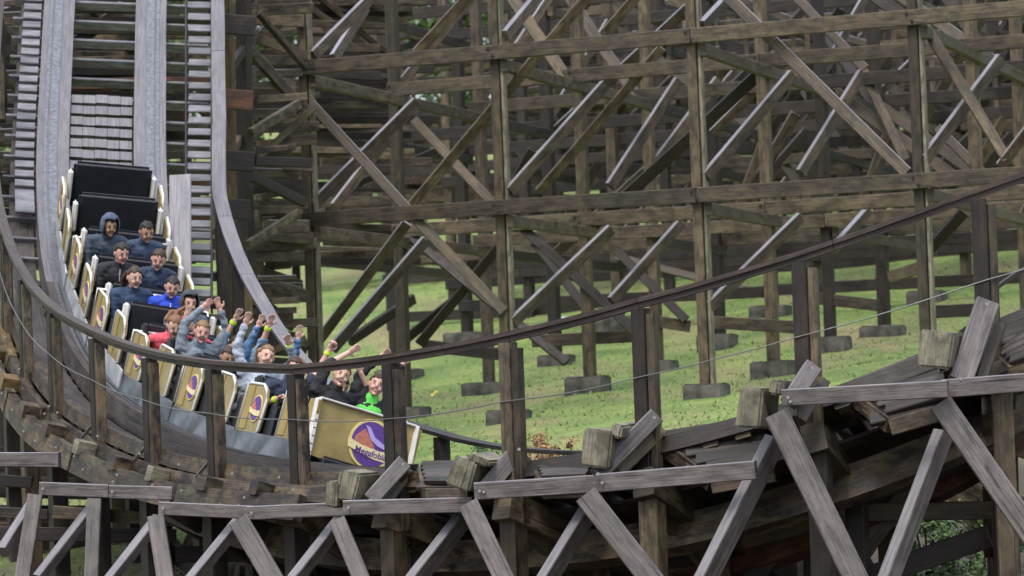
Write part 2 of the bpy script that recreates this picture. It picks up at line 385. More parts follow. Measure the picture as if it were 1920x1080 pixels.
# braces read from the photo: (x0,y0,k0, x1,y1,k1, material, width)
BR = [
 (588, 195, 0, 768, 392, 0, W_TRB), (785, 412, 0, 950, 585, 0, W_TRE), (1362, -12, .05, 1705, 325, 0, W_TRB),
 (775, 388, .12, 1110, -10, .12, W_TRE), (598, 645, .15, 768, 418, .15, W_TRB), (785, 100, .1, 885, -8, .1, W_TRE),
 (1738, 50, .1, 1892, 300, .1, W_TRE), (1880, 312, .1, 1950, 220, .1, W_TRB), (1745, 470, .2, 1812, 398, .2, W_DRK),
 (592, 385, .02, 785, 192, 1, W_TRB), (960, 360, .02, 1138, 160, 1, W_TRB), (1328, 332, .02, 1490, 140, 1, W_TRB), (1738, 300, .02, 1880, 110, 1, W_TRB),
 (592, 105, .02, 705, -8, 1, W_TRB), (952, 68, .02, 1015, -8, 1, W_TRB), (1320, 50, .02, 1375, -8, 1, W_TRB),
 (628, 655, .3, 802, 452, 1, W_TRB), (966, 605, .02, 1150, 430, 1, W_TRB), (1335, 575, .02, 1505, 408, 1, W_TRB),
 (780, 225, 1, 932, 385, 1, W_TRE), (963, 408, 1, 1215, 640, 1, W_DRK), (1148, 350, 1, 1276, 152, 2, W_TRB), (1505, 325, 1, 1620, 138, 2, W_TRB),
 (1150, 565, 1, 1282, 418, 2, W_TRB), (1565, 470, 1, 1632, 395, 2, W_TRB), (790, 645, 1, 940, 462, 1, W_DRK), (760, 640, 1.2, 860, 560, 1.2, W_DRK),
 (1015, 360, 1, 1245, 90, 1, W_TRE), (1140, 60, 1, 1245, -60, 1, W_TRE), (1490, -10, 2, 1625, 130, 2, W_TRB), (1620, 130, 2, 1700, 300, 2, W_TRB),
 (630, 110, 1, 690, 15, 1.5, W_TRB), (632, 388, 1, 765, 215, 2, W_TRB), (1205, 345, 2, 1350, 150, 3, W_TRB),
 (1160, 470, 2, 1290, 600, 2, W_DRK), (1340, 250, 2, 1480, 110, 2, W_TRB), (660, 640, 1, 780, 560, 2, W_DRK), (975, 415, 2, 1120, 600, 2, W_DRK),
 (1380, 410, 3, 1440, 250, 3, W_TRB), (1600, 430, 3, 1670, 240, 3, W_TRB), (1760, 240, 2, 1850, 330, 2, W_TRB),
]
for (x0, y0, k0, x1, y1, k1, mt) in BR:
    kk_ = k0+.28 if k1 > k0 else k1
    p0 = face(x0, y0, k0)+NEAR*.08; p1 = face(x1, y1, kk_)+NEAR*.08
    tilt_beam('raker' if k1 > k0 else 'brace', p0, p1, .075 if k0 == k1 else .085, .15 if k0 == k1 else .165, mt, rows[min(NROW-1, int(k0))], Vector((.2, -1, -.2)) if k0 == k1 else Vector((.2, -1, -.42)))
# low cross ties near the footings
for (x0, x1, y0, y1, k, kk) in [(795, 935, 648, 664, 1, 1), (1000, 1192, 640, 630, 1.1, 1), (1218, 1292, 600, 612, 2, 2), (1332, 1500, 604, 614, .9, 0), (1535, 1645, 560, 572, 2, 2), (1668, 1730, 520, 500, 2, 2), (1745, 1850, 585, 580, 1, 1)]:
    beam('low_tie', face(x0, y0, k), face(x1, y1, k), .12, .19, W_TRE if k != 1 else W_DRK, rows[kk])
# the remaining rows: irregular bracing
for k in range(1, NROW):
    i0, i1 = (0, 4) if k < 4 else (-1, 4)
    zs = [Z2, Z1, Z1+DZ, Z1+2*DZ] if k > 4 else [Z2, Z1, Z1+DZ]
    nb = 0
    for i in range(i0, i1+1):
        for j in range(len(zs)-1):
            if random.random() < (.45 if k < 3 else .2): continue
            ua, ub = UALL[i]+.1, UALL[i]+bay-.1
            if random.random() < .5: ua, ub = ub, ua
            sk = NEAR*random.choice([.14, -.14])
            p0, p1 = bp(ua, k, zs[j]-.1)+sk, bp(ub, k, zs[j+1]-.1)+sk
            if random.random() < .5: p1 = bp((ua+ub)/2, k, zs[j+1]-.1)+sk
            if vis(p0, 300): beam('brace', p0, p1, .08, .19, random.choice([W_TRE, W_TRB, W_DRK] if k < 4 else [W_DRK, W_DRK, W_TRE]), rows[k], up=(p1-p0).cross(Vector((.2, -1, -.2))))
            if random.random() < .45:   # leaning back to the next row
                p0, p1 = bp(UALL[i]-.12, k+.05, zs[j]), bp(UALL[i]+bay*random.uniform(.25, .6), k+.35, zs[j+1]-.3)
                if vis(p0, 300): tilt_beam('raker', p0, p1, .08, .14, W_TRB if k < 3 or random.random() < .5 else W_DRK, rows[k], Vector((.2, -1, -.4)))
        # below the lowest ledger
        if 0 < k < 7 and random.random() < .22:
            q = bp(UALL[i]+bay*.9, k, 0); g = gz(q.x, q.y)
            p0, p1 = Vector((q.x, q.y, g+.5)), bp(UALL[i]+.1, k, Z2)
            if vis(p0, 200): beam('brace', p0+NEAR*.14, p1+NEAR*.14, .07, .14, random.choice([W_DRK, W_TRE]), rows[k], up=(p1-p0).cross(Vector((.2, -1, .2))))

# far curved track inside the trestle, tied and laddered, seen between the walls
for ti, (x0, y0, x1, y1, d0, d1, sag, lab) in enumerate([
        (720, 60, 1500, 170, 84, 88, 60, 'far curved coaster track high between the inner trestle walls'),
        (820, 230, 2000, 120, 90, 84, -40, 'far straight coaster track crossing behind the trestle, sloping up to the right'),
        (440, 470, 1500, 440, 97, 92, 20, 'low far coaster track just above the grass at the back of the trestle'),
        (1250, 30, 2000, 250, 80, 78, 40, 'far coaster track dropping to the right behind the upper trestle')]):
    A, B = P(x0, y0, d0), P(x1, y1, d1)
    T = thing('far_track', lab, 'track', A)
    perp = Vector((-(B-A).y, (B-A).x, 0)).normalized()
    n = 26; pts = [A.lerp(B, i/n)+Vector((0, 0, -sag/90*math.sin(PI*i/n))) for i in range(n+1)]
    for sgn in (-.75, .75):
        for i in range(0, n, 4):
            beam('stringer', pts[i]+perp*sgn, pts[min(n, i+4)]+perp*sgn, .22, .26, random.choice([W_DRK, W_TRE]), T)
            if sgn < 0: beam('handrail', pts[i]+perp*-1.2+Z*1.0, pts[min(n, i+4)]+perp*-1.2+Z*1.0, .06, .14, W_TRB, T)
    for i in range(n+1):
        beam('tie', pts[i]-perp*1.3-Z*.2, pts[i]+perp*1.3-Z*.2, .15, .12, random.choice([W_DRK, W_TRE, W_TRB]), T)
        if i % 2 == 0: beam('handrail_post', pts[i]-perp*1.2-Z*.2, pts[i]-perp*1.2+Z*1.0, .1, .1, W_TRE, T)

# stacked ledgers of the other leg of the track, left of the trestle
def ladder_tower(name, lab, x, wpx, D, y0, y1, pitch, seed, posts=True, hh=(.07, .19), mats=None):
    rnd = random.Random(seed)
    base = P(x, 620, D); base.z = gz(base.x, base.y)
    T = thing('track_tower', lab, 'track support', base)
    y = y0
    n = 0
    while y < y1 and n < 98:
        dd = D+rnd.uniform(-.8, 1.4); wl = wpx*rnd.uniform(.65, 1.1); xo = x+rnd.uniform(-.2, .2)*wpx
        tl = rnd.uniform(-4, 4) if rnd.random() < .85 else rnd.uniform(-wpx*.5, wpx*.5)
        p0 = P(xo-wl/2, y+tl, dd); p1 = P(xo+wl/2, y-tl, dd+rnd.uniform(0, 1.2))
        beam('ledger', p0, p1, .1, rnd.uniform(*hh), rnd.choice(mats or [W_TRE, W_TRE, W_TRB, W_DRK, W_BRN]), T)
        y += pitch*rnd.uniform(.6, 1.4); n += 1
    if posts:
        for q in ((-.46, .5) if wpx > 115 and x < 600 or x > 650 else (-.46,)):
            p = P(x+q*wpx, y1, D+1.2*abs(q)+.5); g = gz(p.x, p.y); t = P(x+q*wpx, -40, D+1.2*abs(q)+.5)
            beam('post', Vector((t.x, t.y, g-.1)), t, .2, .2, rnd.choice([W_DRK, W_TRE]), T)
ladder_tower('t', 'tower of close stacked brown planks between the steep drop and the front trestle', 515, 112, 58, -20, 690, 11, 3)
ladder_tower('t', 'darker plank tower set back behind the close stacked planks', 665, 260, 66.5, -20, 500, 11, 8, False, (.06, .16), [W_TRE, W_TRE, W_DRK, W_BRN])
for q in range(7):
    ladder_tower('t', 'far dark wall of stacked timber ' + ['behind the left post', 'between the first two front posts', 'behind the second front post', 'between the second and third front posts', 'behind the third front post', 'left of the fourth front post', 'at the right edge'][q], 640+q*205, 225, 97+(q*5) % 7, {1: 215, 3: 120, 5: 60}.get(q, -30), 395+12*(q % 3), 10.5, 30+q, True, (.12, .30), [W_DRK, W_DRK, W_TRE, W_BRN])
ladder_tower('t', 'narrow plank tower at the left edge beside the steep drop', 30, 120, 56, -30, 760, 13, 5)
ladder_tower('t', 'dark plank stack directly under the steep drop of the track', 205, 380, 58, -30, 500, 11, 9, False, (.12, .26), [W_DRK, W_BRN, W_BRN, W_DRK, W_RST])
ladder_tower('t', 'low dark planks behind the outer fascia at the lower left', 150, 420, 46.5, 850, 1110, 17, 12, False, (.08, .2), [W_DRK, W_DRK, W_TRE])
ladder_tower('t', 'thin brown plank stack between the right handrail and the first dark post', 443, 62, 56, -20, 560, 12, 14)
ladder_tower('t', 'dark planks under the curve of the track, below the middle cars', 620, 420, 41.5, 930, 1110, 20, 15, False, (.08, .2), [W_DRK, W_DRK, W_BRN])
T = thing('track_support', 'dark posts with short brown cleats beside the right handrail of the drop', 'track support', P(445, 640, 52))
for (x, w_, mt, ya, yb, dd) in [(432, .12, W_OCH, -10, 420, 53), (462, .17, W_DRK, -10, 560, 54), (440, .16, W_DRK, 420, 760, 50), (456, .20, W_OCH, 500, 760, 48.5), (418, .10, W_DRK, 420, 700, 50.5), (500, .16, W_DRK, 560, 800, 51)]:
    beam('post', P(x+2, yb, dd), P(x-5, ya, dd), w_, w_, mt, T, up=UN)
for (x, y) in [(445, 185), (440, 390), (450, 45), (448, 300)]:
    beam('cleat', P(x-28, y, 52.6), P(x+28, y+4, 52.7), .1, .26, W_RST if y == 185 else W_DRK, T)
for (a, b, c, d) in [(430, 130, 480, 60), (425, 300, 470, 230), (470, 250, 560, 195), (465, 460, 560, 400), (470, 330, 570, 380)]:
    beam('brace', P(a, b, 53.3), P(c, d, 54.5), .08, .13, random.choice([W_TRE, W_DRK, W_BRN]), T)

# ---------------------------------------------------------------- the near track
E = [(60,-220,55.5),(20,-20,53.2),(3,170,51),(-8,350,49),(-4,490,47.4),(14,590,46),(50,680,44.6),(105,748,43.2),(185,800,41.8),(285,842,40.4),(405,870,39),(560,885,37.7),(740,888,36.5),(960,870,35.5),(1210,828,34.7),(1510,745,34.2),(1845,628,34.0),(2120,525,34.2)]
BANK = [5,5,5,6,7,8,10,12,14,16,17,19,20,21,22,21,18,15]
WID =  [2.79,2.79,2.79,2.78,2.69,2.74]+[2.84,2.84,2.8,2.75,2.7,2.65,2.6,2.6,2.6,2.6,2.6,2.6]
EP = [P(*e) for e in E]
def cr(a, b, c, d, t):
    return .5*((2*b)+(c-a)*t+(2*a-5*b+4*c-d)*t*t+(3*b-a-3*c+d)*t**3)
def epos(t):
    t = max(0, min(len(EP)-1.0001, t)); i = int(t); f = t-i; n = len(EP)-1
    return cr(EP[max(i-1, 0)], EP[i], EP[min(i+1, n)], EP[min(i+2, n)], f)
def lerpl(Ls, t):
    t = max(0, min(len(Ls)-1.0001, t)); i = int(t); return Ls[i]+(Ls[i+1]-Ls[i])*(t-i)
def fr(t):
    o = epos(t); h = (epos(min(t+.15, len(EP)-1.001))-epos(max(t-.15, 0))).normalized()
    r = Z.cross(h).normalized(); n = h.cross(r); n = n if n.z > 0 else -n
    b = math.radians(lerpl(BANK, t))
    return o, r*math.cos(b)-n*math.sin(b), n*math.cos(b)+r*math.sin(b), h
def HH(t): return 1.0+.235*max(0, min(1, (t-11)/3))
def fe(t): o, r, n, h = fr(t); return o, r, n
def fc(t): o, r, n, h = fr(t); return o+r*1.28, r, n
T0, T1 = .4, 16.8
TT = frange(T0, T1, 150)
track = thing('coaster_track', 'wooden coaster track with steel topped rails, dropping steeply then curving right', 'track', EP[9])
for a, lb in ((-.60, 'left rail'), (.60, 'right rail')):
    sweep_obj('rail_stack', fc, frange(T0, 4.6, 50), (a-.2, a+.2, -.02, .22), W_RAIL, track)
    sweep_obj('rail_stack', fc, frange(4.603, T1, 110), (a-.2, a+.2, -.02, .22), W_RAILC, track)
    sweep_obj('running_strap', fc, TT, (a-.05, a+.05, .222, .235), M_STEEL, track)
    sweep_obj('rail_lip', fc, TT, (a+(-.115 if a < 0 else .075), a+(-.075 if a < 0 else .115), .222, .232), M_STEEL, track)
# arc length table
AL = [0.0]; NT = 600; TS = frange(0, len(EP)-1.01, NT); pv = epos(0)
for t in TS[1:]:
    q = epos(t); AL.append(AL[-1]+(q-pv).length); pv = q
def s_of(t): return AL[min(NT, max(0, int(round(t/(len(EP)-1.01)*NT))))]
def t_of(s):
    for i in range(NT):
        if AL[i+1] >= s: return TS[i]+(TS[i+1]-TS[i])*(s-AL[i])/max(1e-6, AL[i+1]-AL[i])
    return TS[-1]
def cross_bar(name, t, a0, a1, z, ln, ht, mat, parent, fromE=False, upn=True):
    o, r, n, h = fr(t)
    if not fromE: o = o+r*1.28
    return beam(name, o+r*a0+n*z, o+r*a1+n*z, ln, ht, mat, parent, up=n, warp=.004)
s = s_of(T0)+.2; i = 0
while s < s_of(T1) and i < 99:
    t = t_of(s); cross_bar('tie', t, -1.2, 1.35, -.10 if t > 4 else -.02, .14 if t > 4 else .05, .12, W_BRN if t > 4.2 else W_TRD, track); s += .30 if t > 4.5 else .5; i += 1
# boards packed between the rails on the drop
s = s_of(t_of(0)); 
for j in range(8):
    t = t_of(s_of(2.95)-.27*j)
    o, r, n, h = fr(t); o = o+r*1.28
    for q in range(4):
        pass
    bm = bmesh.new()
    for q in range(5):
        a = -.385+q*.155
        mt = Matrix.Translation(Vector((a+.07, random.uniform(-.008, .008), random.uniform(0, .012))))@Matrix.Diagonal((.150, .20, .06, 1))
        bmesh.ops.create_cube(bm, size=1, matrix=mt)
    me = bpy.data.meshes.new('b'); bm.to_mesh(me); bm.free()
    ul = me.uv_layers.new(name='UVMap')
    for lp in me.loops: v = me.vertices[lp.vertex_index].co; ul.data[lp.index].uv = (v.y+j*2, v.x*1.0)
    M = Matrix((r, h, n)).transposed().to_4x4(); M.translation = o+n*.12-rootof(track)
    link('block_row', me, W_BLK, track, M)
# tread ladders of the two walkways
lad = thing('walkway_steps', 'flight of pale grey tread boards up the right side of the steep drop', 'steps', P(372, 580, 46.6))
def LD(y): return 52.7-y*(52.7-46.4)/590
y = -12.0
while y < 588:
    a_ = 352+2*math.sin(y/90); n_ = (P(352, y-30, LD(y-30))-P(352, y, LD(y))).cross(P(395, y, LD(y))-P(352, y, LD(y))).normalized()
    if n_.z < 0: n_ = -n_
    beam('tread', P(a_, y, LD(y)), P(395, y+1, LD(y)), .15, .03, W_TRD, lad, up=n_, warp=.003); y += 21.6
for x_ in (349, 397):
    for ya in range(-20, 580, 150): beam('side_string', P(x_, ya, LD(ya)+.03), P(x_, min(590, ya+149), LD(min(590, ya+149))+.03), .025, .14, W_DRK, lad, warp=.002)
lad2 = thing('walkway_steps', 'flight of pale grey tread boards up the left side of the steep drop', 'steps', P(70, 300, 50))
s = s_of(.8); j = 0
while s < s_of(3.25) and j < 60:
    t = t_of(s); cross_bar('tread', t, -1.06, -.83, .2, .15, .035, W_TRD, lad2); s += .235; j += 1
cross_bar('landing_board', 3.35, -1.06, -.83, .2, .5, .04, W_TRD, lad2)
pl = thing('walkway_plank', 'long tapering grey plank lying along the right rail beside the rear car', 'plank', P(335, 560, 46))
beam('board', P(338, 590, 45.9), P(338, 330, 47.6), .26, .05, W_GRY, pl, up=Vector((0, -1, .9)))
# deck boards beside the rails, and the swept edge timbers at the outer side
DT = frange(4.0, 12.6, 90)
sweep_obj('outer_edge_board', fe, DT, (.04, .16, -.12, .03), W_BRN, track)
sweep_obj('outer_edge_board', fe, frange(12.6, 16.8, 40), (.04, .16, -.12, .03), W_DRK, track)
sweep_obj('walkway_deck', fe, TT, (.17, .45, -.06, -.02), W_RAILC, track)
sweep_obj('walkway_deck', fe, frange(5, 16.8, 100), (2.1, 2.6, -.06, -.02), W_DRK, track)
sweep_obj('deck_underboard', fe, frange(4.5, 16.8, 100), (.5, 2.1, -.30, -.27), W_DRK, track)
segs = [(4.3, 5.6), (5.62, 6.9), (6.92, 8.1), (8.12, 9.4), (9.42, 10.7), (10.72, 12.0)]
for (a, b) in segs:
    sweep_obj('fascia_timber', fe, frange(a, b, 12), (-.06+random.uniform(-.02, .02), .02, -.30, -.14), random.choice([W_BRN, W_OCH, W_BRN]), track)
for (a, b) in [(4.3, 6.2), (6.25, 8.0), (8.05, 9.8), (9.85, 11.3)]:
    sweep_obj('fascia_timber', fe, frange(a, b, 12), (-.22, -.12, -.52, -.27), W_BRN, track)
sweep_obj('under_stringer', fe, frange(5, 16.8, 100), (.7, .9, -.72, -.42), W_BRN, track)
sweep_obj('under_stringer', fe, frange(5, 16.8, 100), (1.7, 1.9, -.62, -.32), W_RST, track)
# outer handrail
hr = thing('handrail', 'outer curved timber handrail on dark posts, sweeping in front of the train', 'handrail', EP[9])
def fh(t): o, r, n, h = fr(t); rr = Vector((r.x, r.y, 0)).normalized(); return o+Z*(HH(t)-1), rr, Z
cuts = [.5, 1.6, 2.9, 4.2, 5.4, 6.5, 8.0, 9.5, 11.0, 12.5, 14.0, 15.2, 16.8]
for a, b in zip(cuts[:-1], cuts[1:]):
    sweep_obj('top_rail', fh, frange(a, b-.004, 24), (-.055, .055, .975, 1.015), W_HR, hr)
    sweep_obj('rail_facing', fh, frange(a, b-.004, 24), (-.03, .03, .925, .973), W_HR, hr)
for i in range(2, 17):
    o, r, n, h = fr(i); rr = Vector((r.x, r.y, 0)).normalized()
    down = .35 if i < 12 else .5
    beam('post', o-Z*down, o+Z*(HH(i)-.078), .13, .13, W_TRE if i == 13 else W_DRK, hr, up=rr, warp=0)
    hh = Vector((h.x, h.y, 0)).normalized()
    beam('post_ply', o-Z*(down+.02)+hh*.105, o+Z*(HH(i)-.13)+hh*.105, .075, .10, W_TRE if i > 12 else W_BRN, hr, up=rr, warp=0)
# inner handrail
ih = thing('handrail', 'inner pale handrail running down beside the steep drop and curving low behind the train', 'handrail', P(470, 530, 45))
def fi(t):
    o, r, n, h = fr(t); rr = Vector((r.x, r.y, 0)).normalized(); return o+r*lerpl(WID, t), rr, Z
for a, b in zip([.5, 2.3, 4.35, 5.4, 6.6, 8.0, 9.6, 11.2, 12.8, 14.4], [2.3, 4.35, 5.4, 6.6, 8.0, 9.6, 11.2, 12.8, 14.4, 16.8]):
    sweep_obj('top_rail', fi, frange(a, b-.006, 20), (-.085, .085, .98, 1.02), W_RAIL if a < 8 else W_DRK, ih)
for i in range(1, 17):
    o, r, n = fi(i)
    beam('post', o-Z*.3, o+Z*.965, .13, .13, W_DRK, ih, up=r, warp=0)
# steel cable along the outer posts
def tube(name, pts, r, mat, parent, sides=8):
    off = rootof(parent) if parent else Vector(); vs, fs = [], []
    for i, p in enumerate(pts):
        d = (pts[min(i+1, len(pts)-1)]-pts[max(i-1, 0)]).normalized(); a = d.cross(Vector((.13, .2, 1))).normalized(); b = d.cross(a)
        rr = r[i] if isinstance(r, (list, tuple)) else r
        for s_ in range(sides): an = 2*PI*s_/sides; vs.append(p-off+a*rr*math.cos(an)+b*rr*math.sin(an))
    for i in range(len(pts)-1):
        for s_ in range(sides): j = (s_+1) % sides; fs.append((i*sides+s_, i*sides+j, (i+1)*sides+j, (i+1)*sides+s_))
    fs.append(tuple(range(sides-1, -1, -1))); e = (len(pts)-1)*sides; fs.append(tuple(e+q for q in range(sides)))
    me = bpy.data.meshes.new(name); me.from_pydata([tuple(v) for v in vs], [], fs)
    for p in me.polygons: p.use_smooth = True
    return link(name, me, mat, parent)
cpts = []
for t in frange(4.5, 16.8, 80):
    o, r, n, h = fr(t); rr = Vector((r.x, r.y, 0)).normalized()
    cpts.append(o+rr*-.075+Z*(.50-.07*max(0, t-14.5)+.06*max(0, min(1, t-12))-.015*math.sin(PI*(t % 1))))
tag(tube('guard_cable', cpts, .0055, M_CABLE, None), 'thin steel guard cable strung at mid height along the outer handrail posts', 'cable')

# ---------------------------------------------------------------- outer bents (foreground)
CAMN = Vector((0, -1, 0))
def plank(name, x0, y0, x1, y1, wpx, D, D2, mat, parent, th=.07, nrm=None):
    p0, p1 = P(x0, y0, D), P(x1, y1, D2)
    nn = (nrm or Vector((0, -1, 0))); up = (p1-p0).cross(nn)
    if up.z < 0: up = -up
    return beam(name, p0, p1, th, wpx/FPX*(D+D2)/2, mat, parent, up=up, warp=.006)
# (post x, ledger, right leaning, left leaning, slanted boards, block, depth)
bents = [
 (40, 40.2, [(-10, 862, 112, 862, 28)], [], [(66, 940, 5, 1035, 18)], [], []),
 (70, 39.9, [(76, 916, 205, 921, 25)], [(66, 928, 40, 1095, 28)], [(180, 945, 72, 1085, 16)], [], []),
 (180, 38.9, [(207, 922, 325, 925, 25)], [(177, 936, 171, 1095, 26)], [(297, 972, 205, 1090, 16)], [], []),
 (300, 38.0, [(300, 953, 478, 961, 25)], [(292, 968, 312, 1095, 32)], [(452, 975, 358, 1090, 18)], [], []),
 (450, 37.1, [(466, 962, 648, 954, 26)], [(447, 975, 518, 1095, 38)], [(638, 978, 550, 1090, 20)], [], []),
 (640, 36.0, [(646, 952, 888, 946, 28)], [(632, 975, 682, 1095, 32)], [(885, 952, 772, 1095, 28)], [(692, 940, 757, 868, 30), (722, 945, 768, 885, 20)], [(668, 912, 42, 55, 14), (640, 925, 24, 50, 8)]),
 (880, 35.2, [(892, 921, 1132, 906, 33)], [(878, 944, 950, 1095, 38)], [(1118, 935, 1020, 1095, 30)], [(905, 925, 975, 840, 34), (935, 918, 985, 858, 22)], [(884, 888, 48, 60, 22), (915, 862, 45, 16, 22)]),
 (1110, 34.2, [(1120, 906, 1418, 881, 35)], [(1098, 928, 1228, 1095, 44)], [(1452, 828, 1318, 1095, 36)], [(1118, 892, 1230, 780, 32), (1160, 885, 1240, 806, 24)], [(1136, 840, 55, 72, 8), (1175, 808, 24, 28, 12)]),
 (1450, 33.5, [(1468, 746, 1778, 729, 32)], [(1455, 775, 1612, 1100, 46)], [(1768, 815, 1660, 1100, 34)], [(1480, 755, 1524, 688, 34), (1500, 790, 1545, 715, 22)], [(1426, 765, 48, 76, 8), (1473, 726, 20, 26, 12)]),
 (1770, 33.2, [(1768, 729, 1935, 716, 35)], [(1763, 755, 1950, 1025, 44)], [], [(1800, 715, 1852, 566, 44), (1838, 712, 1874, 610, 22)], [(1773, 655, 64, 72, 8)]),
]
LB = ['at the left edge', 'beside the leftmost one', 'third from the left edge', 'left of the middle pair under the train', 'under the fourth car', 'under the nose of the front car', 'just right of the front car', 'at the lower middle right', 'with the tall block above a high ledger plank', 'at the right edge with the widest slanted board']
for bi, (bx, D, leds, rl, ll, sb, bl) in enumerate(bents):
    T = thing('raking_support', f'grey raking timber support {LB[bi]}', 'track support', P(bx, 940, D), 'raking supports under the outer track edge')
    for (a, b, c, d, w_) in leds: plank('ledger', a, b, c, d, w_, D-.05, D-.05-(c-a)/FPX*36*.35, W_GRY, T, .08)
    for (a, b, c, d, w_) in rl: plank('brace', a, b, c, d, w_, D-.1, D-.3, W_GRY, T, .09)
    for (a, b, c, d, w_) in ll: plank('raker', a, b, c, d, w_*1.3, D+.0, D-.5, W_GRY, T, .10, Vector((.75, -.6, -.2)))
    for q, (a, b, c, d, w_) in enumerate(sb): plank('slanted_board', a, b, c, d, w_, D+.12+.15*q, D+.35+.15*q, W_GRY if q == 0 else W_TRE, T, .10)
    for (x, y, wp, hp, rot) in bl:
        c_ = P(x, y, D+.05); s_ = D/FPX
        bm = bmesh.new(); bmesh.ops.create_cube(bm, size=1, matrix=Matrix.Diagonal((wp*s_, .6, hp*s_, 1)))
        for v in bm.verts: v.co += Vector([random.uniform(-.012, .012) for _ in range(3)])
        bmesh.ops.bevel(bm, geom=list(bm.edges), offset=.02, segments=2, affect='EDGES')
        me = bpy.data.meshes.new('block'); bm.to_mesh(me); bm.free()
        ul = me.uv_layers.new(name='UVMap')
        for lp in me.loops: v = me.vertices[lp.vertex_index].co; ul.data[lp.index].uv = (v.z*1.5+v.y+x, v.x+x)
        M = Matrix.Rotation(-math.radians(18), 4, 'Z')@Matrix.Rotation(math.radians(rot), 4, 'Y'); M.translation = c_+Vector((0, .25, 0))-rootof(T)
        link('ledger_end', me, W_END, T, M)
    # bolts
    for (a, b, c, d, w_) in leds+sb[:1]:
        for f_ in (.03, .97):
            x, y = a+(c-a)*f_, b+(d-b)*f_
            bm = bmesh.new(); bmesh.ops.create_cone(bm, cap_ends=True, segments=6, radius1=.016, radius2=.014, depth=.03, matrix=Matrix.Rotation(PI/2, 4, 'X'))
            me = bpy.data.meshes.new('bolt'); bm.to_mesh(me); bm.free()
            link('bolt', me, M_BOLT, T, Matrix.Translation(P(x, y, D-.14)-rootof(T)))
# ledger timber ends under each handrail post and posts of the bents going down
bn = thing('track_bents', 'dark posts and heavy ledgers carrying the curved track from below', 'track support', EP[9]-Z*2)
for i in range(5, 17):
    o, r, n, h = fr(i); rr = Vector((r.x, r.y, 0)).normalized()
    beam('ledger', o+r*(-.16 if i < 12 else -.05)-n*.40, o+r*2.75-n*.32, .2, .26, W_BRN if i < 12 else W_TRE, bn, up=n, warp=0)
    for a in (.1, 1.3, 2.5):
        p = o+r*a-n*.4; g = gz(p.x, p.y)
        beam('post', Vector((p.x, p.y, min(g-.1, p.z-.5))), p, .18, .18, random.choice([W_TRE, W_DRK]), bn, up=rr)
    if i > 5:
        o2, r2, n2, h2 = fr(i-.98)
        for zz in (1.0, 1.75):
            beam('long_ledger', Vector((o.x, o.y, o.z-zz))+rr*1.35, Vector((o2.x, o2.y, o2.z-zz))+rr*1.35, .09, .2, random.choice([W_TRE, W_DRK]), bn)
        beam('brace', o+rr*.2-Z*.6, o+rr*2.4-Z*1.9, .08, .18, W_TRE, bn)
        beam('brace', o+rr*1.4-Z*.55, o2+rr2*1.4-Z*1.9 if False else o2+rr*1.4-Z*1.8, .08, .18, random.choice([W_TRE, W_DRK, W_BRN]), bn)
def bolt(parent, p, r_=.016):
    bm = bmesh.new(); bmesh.ops.create_cone(bm, cap_ends=True, segments=6, radius1=r_, radius2=r_*.85, depth=.03, matrix=Matrix.Rotation(PI/2, 4, 'X'))
    me = bpy.data.meshes.new('bolt'); bm.to_mesh(me); bm.free(); link('bolt', me, M_BOLT, parent, Matrix.Translation(p-rootof(parent)))
for q in range(10):
    t = 4.7+q*.68+random.uniform(-.05, .05); o, r, n, h = fr(t)
    beam('tie_end', o+r*-.26-n*.235, o+r*.5-n*.235, random.uniform(.14, .24), .15, random.choice([W_BRN, W_END, W_BRN, W_OCH]), bn, up=n, warp=0)
    for dz in (.08, .19, .34, .42): bolt(bn, o-r*(.07 if dz < .3 else .25)+h*random.uniform(-.5, .5)-n*dz, .014)
for i in (8, 9, 10):
    o, r, n, h = fr(i-.12); beam('steel_strap', o-r*.08-n*.17, o-r*.02+n*.03+h*.1, .035, .012, M_CABLE, bn, up=h, warp=0)
low = thing('lower_ledgers', 'long brown horizontal ledgers low behind the raking supports', 'track support', P(1200, 965, 36.3))
for (a, b, c, d, D, mt, w_) in [(640, 988, 935, 992, 38, W_DRK, 30), (930, 972, 1208, 968, 36.9, W_TRE, 34), (1212, 968, 1525, 963, 36.1, W_TRE, 34), (1530, 962, 1905, 956, 35.4, W_TRE, 34), (-10, 1000, 330, 1005, 43, W_DRK, 26), (100, 960, 480, 985, 42, W_TRE, 24), (330, 1040, 640, 1035, 41, W_DRK, 30), (0, 900, 60, 905, 44, W_DRK, 22), (-5, 960, 90, 965, 43.5, W_DRK, 20)]:
    plank('ledger', a, b, c, d, w_, D, D, mt, low, .12)
und = thing('lower_track', 'heavy brown planked side of the lower track under the right hand turn', 'track', P(1500, 960, 38))
for (a, b, c, d, D, D2, mt, w_) in [(1540, 815, 1930, 985, 37.2, 38.5, W_BRN, 95), (1230, 880, 1560, 985, 38.2, 39, W_BRN, 70), (1240, 1000, 1700, 1120, 38.4, 39, W_DRK, 80), (960, 905, 1300, 990, 38.8, 39.5, W_RST, 46), (930, 1010, 1240, 1060, 39, 39.6, W_BRN, 60), (1540, 760, 1700, 830, 37, 37.6, W_DRK, 60), (1780, 800, 1930, 850, 36.8, 37.2, W_RST, 26), (1560, 900, 1640, 935, 36.6, 36.9, W_RST, 22), (700, 930, 960, 1010, 39.8, 40, W_BRN, 50)]:
    plank('side_plank', a, b, c, d, w_, D, D2, mt, und, .12)
plank('brace', 1585, 1090, 1760, 830, 28, 36.8, 36.8, W_TRE, low, .1)
for x in (748, 968, 1222, 1522, 1868):
    plank('post', x+2, 1100, x-4, 850 if x < 1300 else 760, 34, 36.6, 36.6, W_TRE, low, .15)
    plank('post', x+34, 1100, x+26, 870 if x < 1300 else 760, 22, 36.75, 36.75, W_DRK, low, .15)
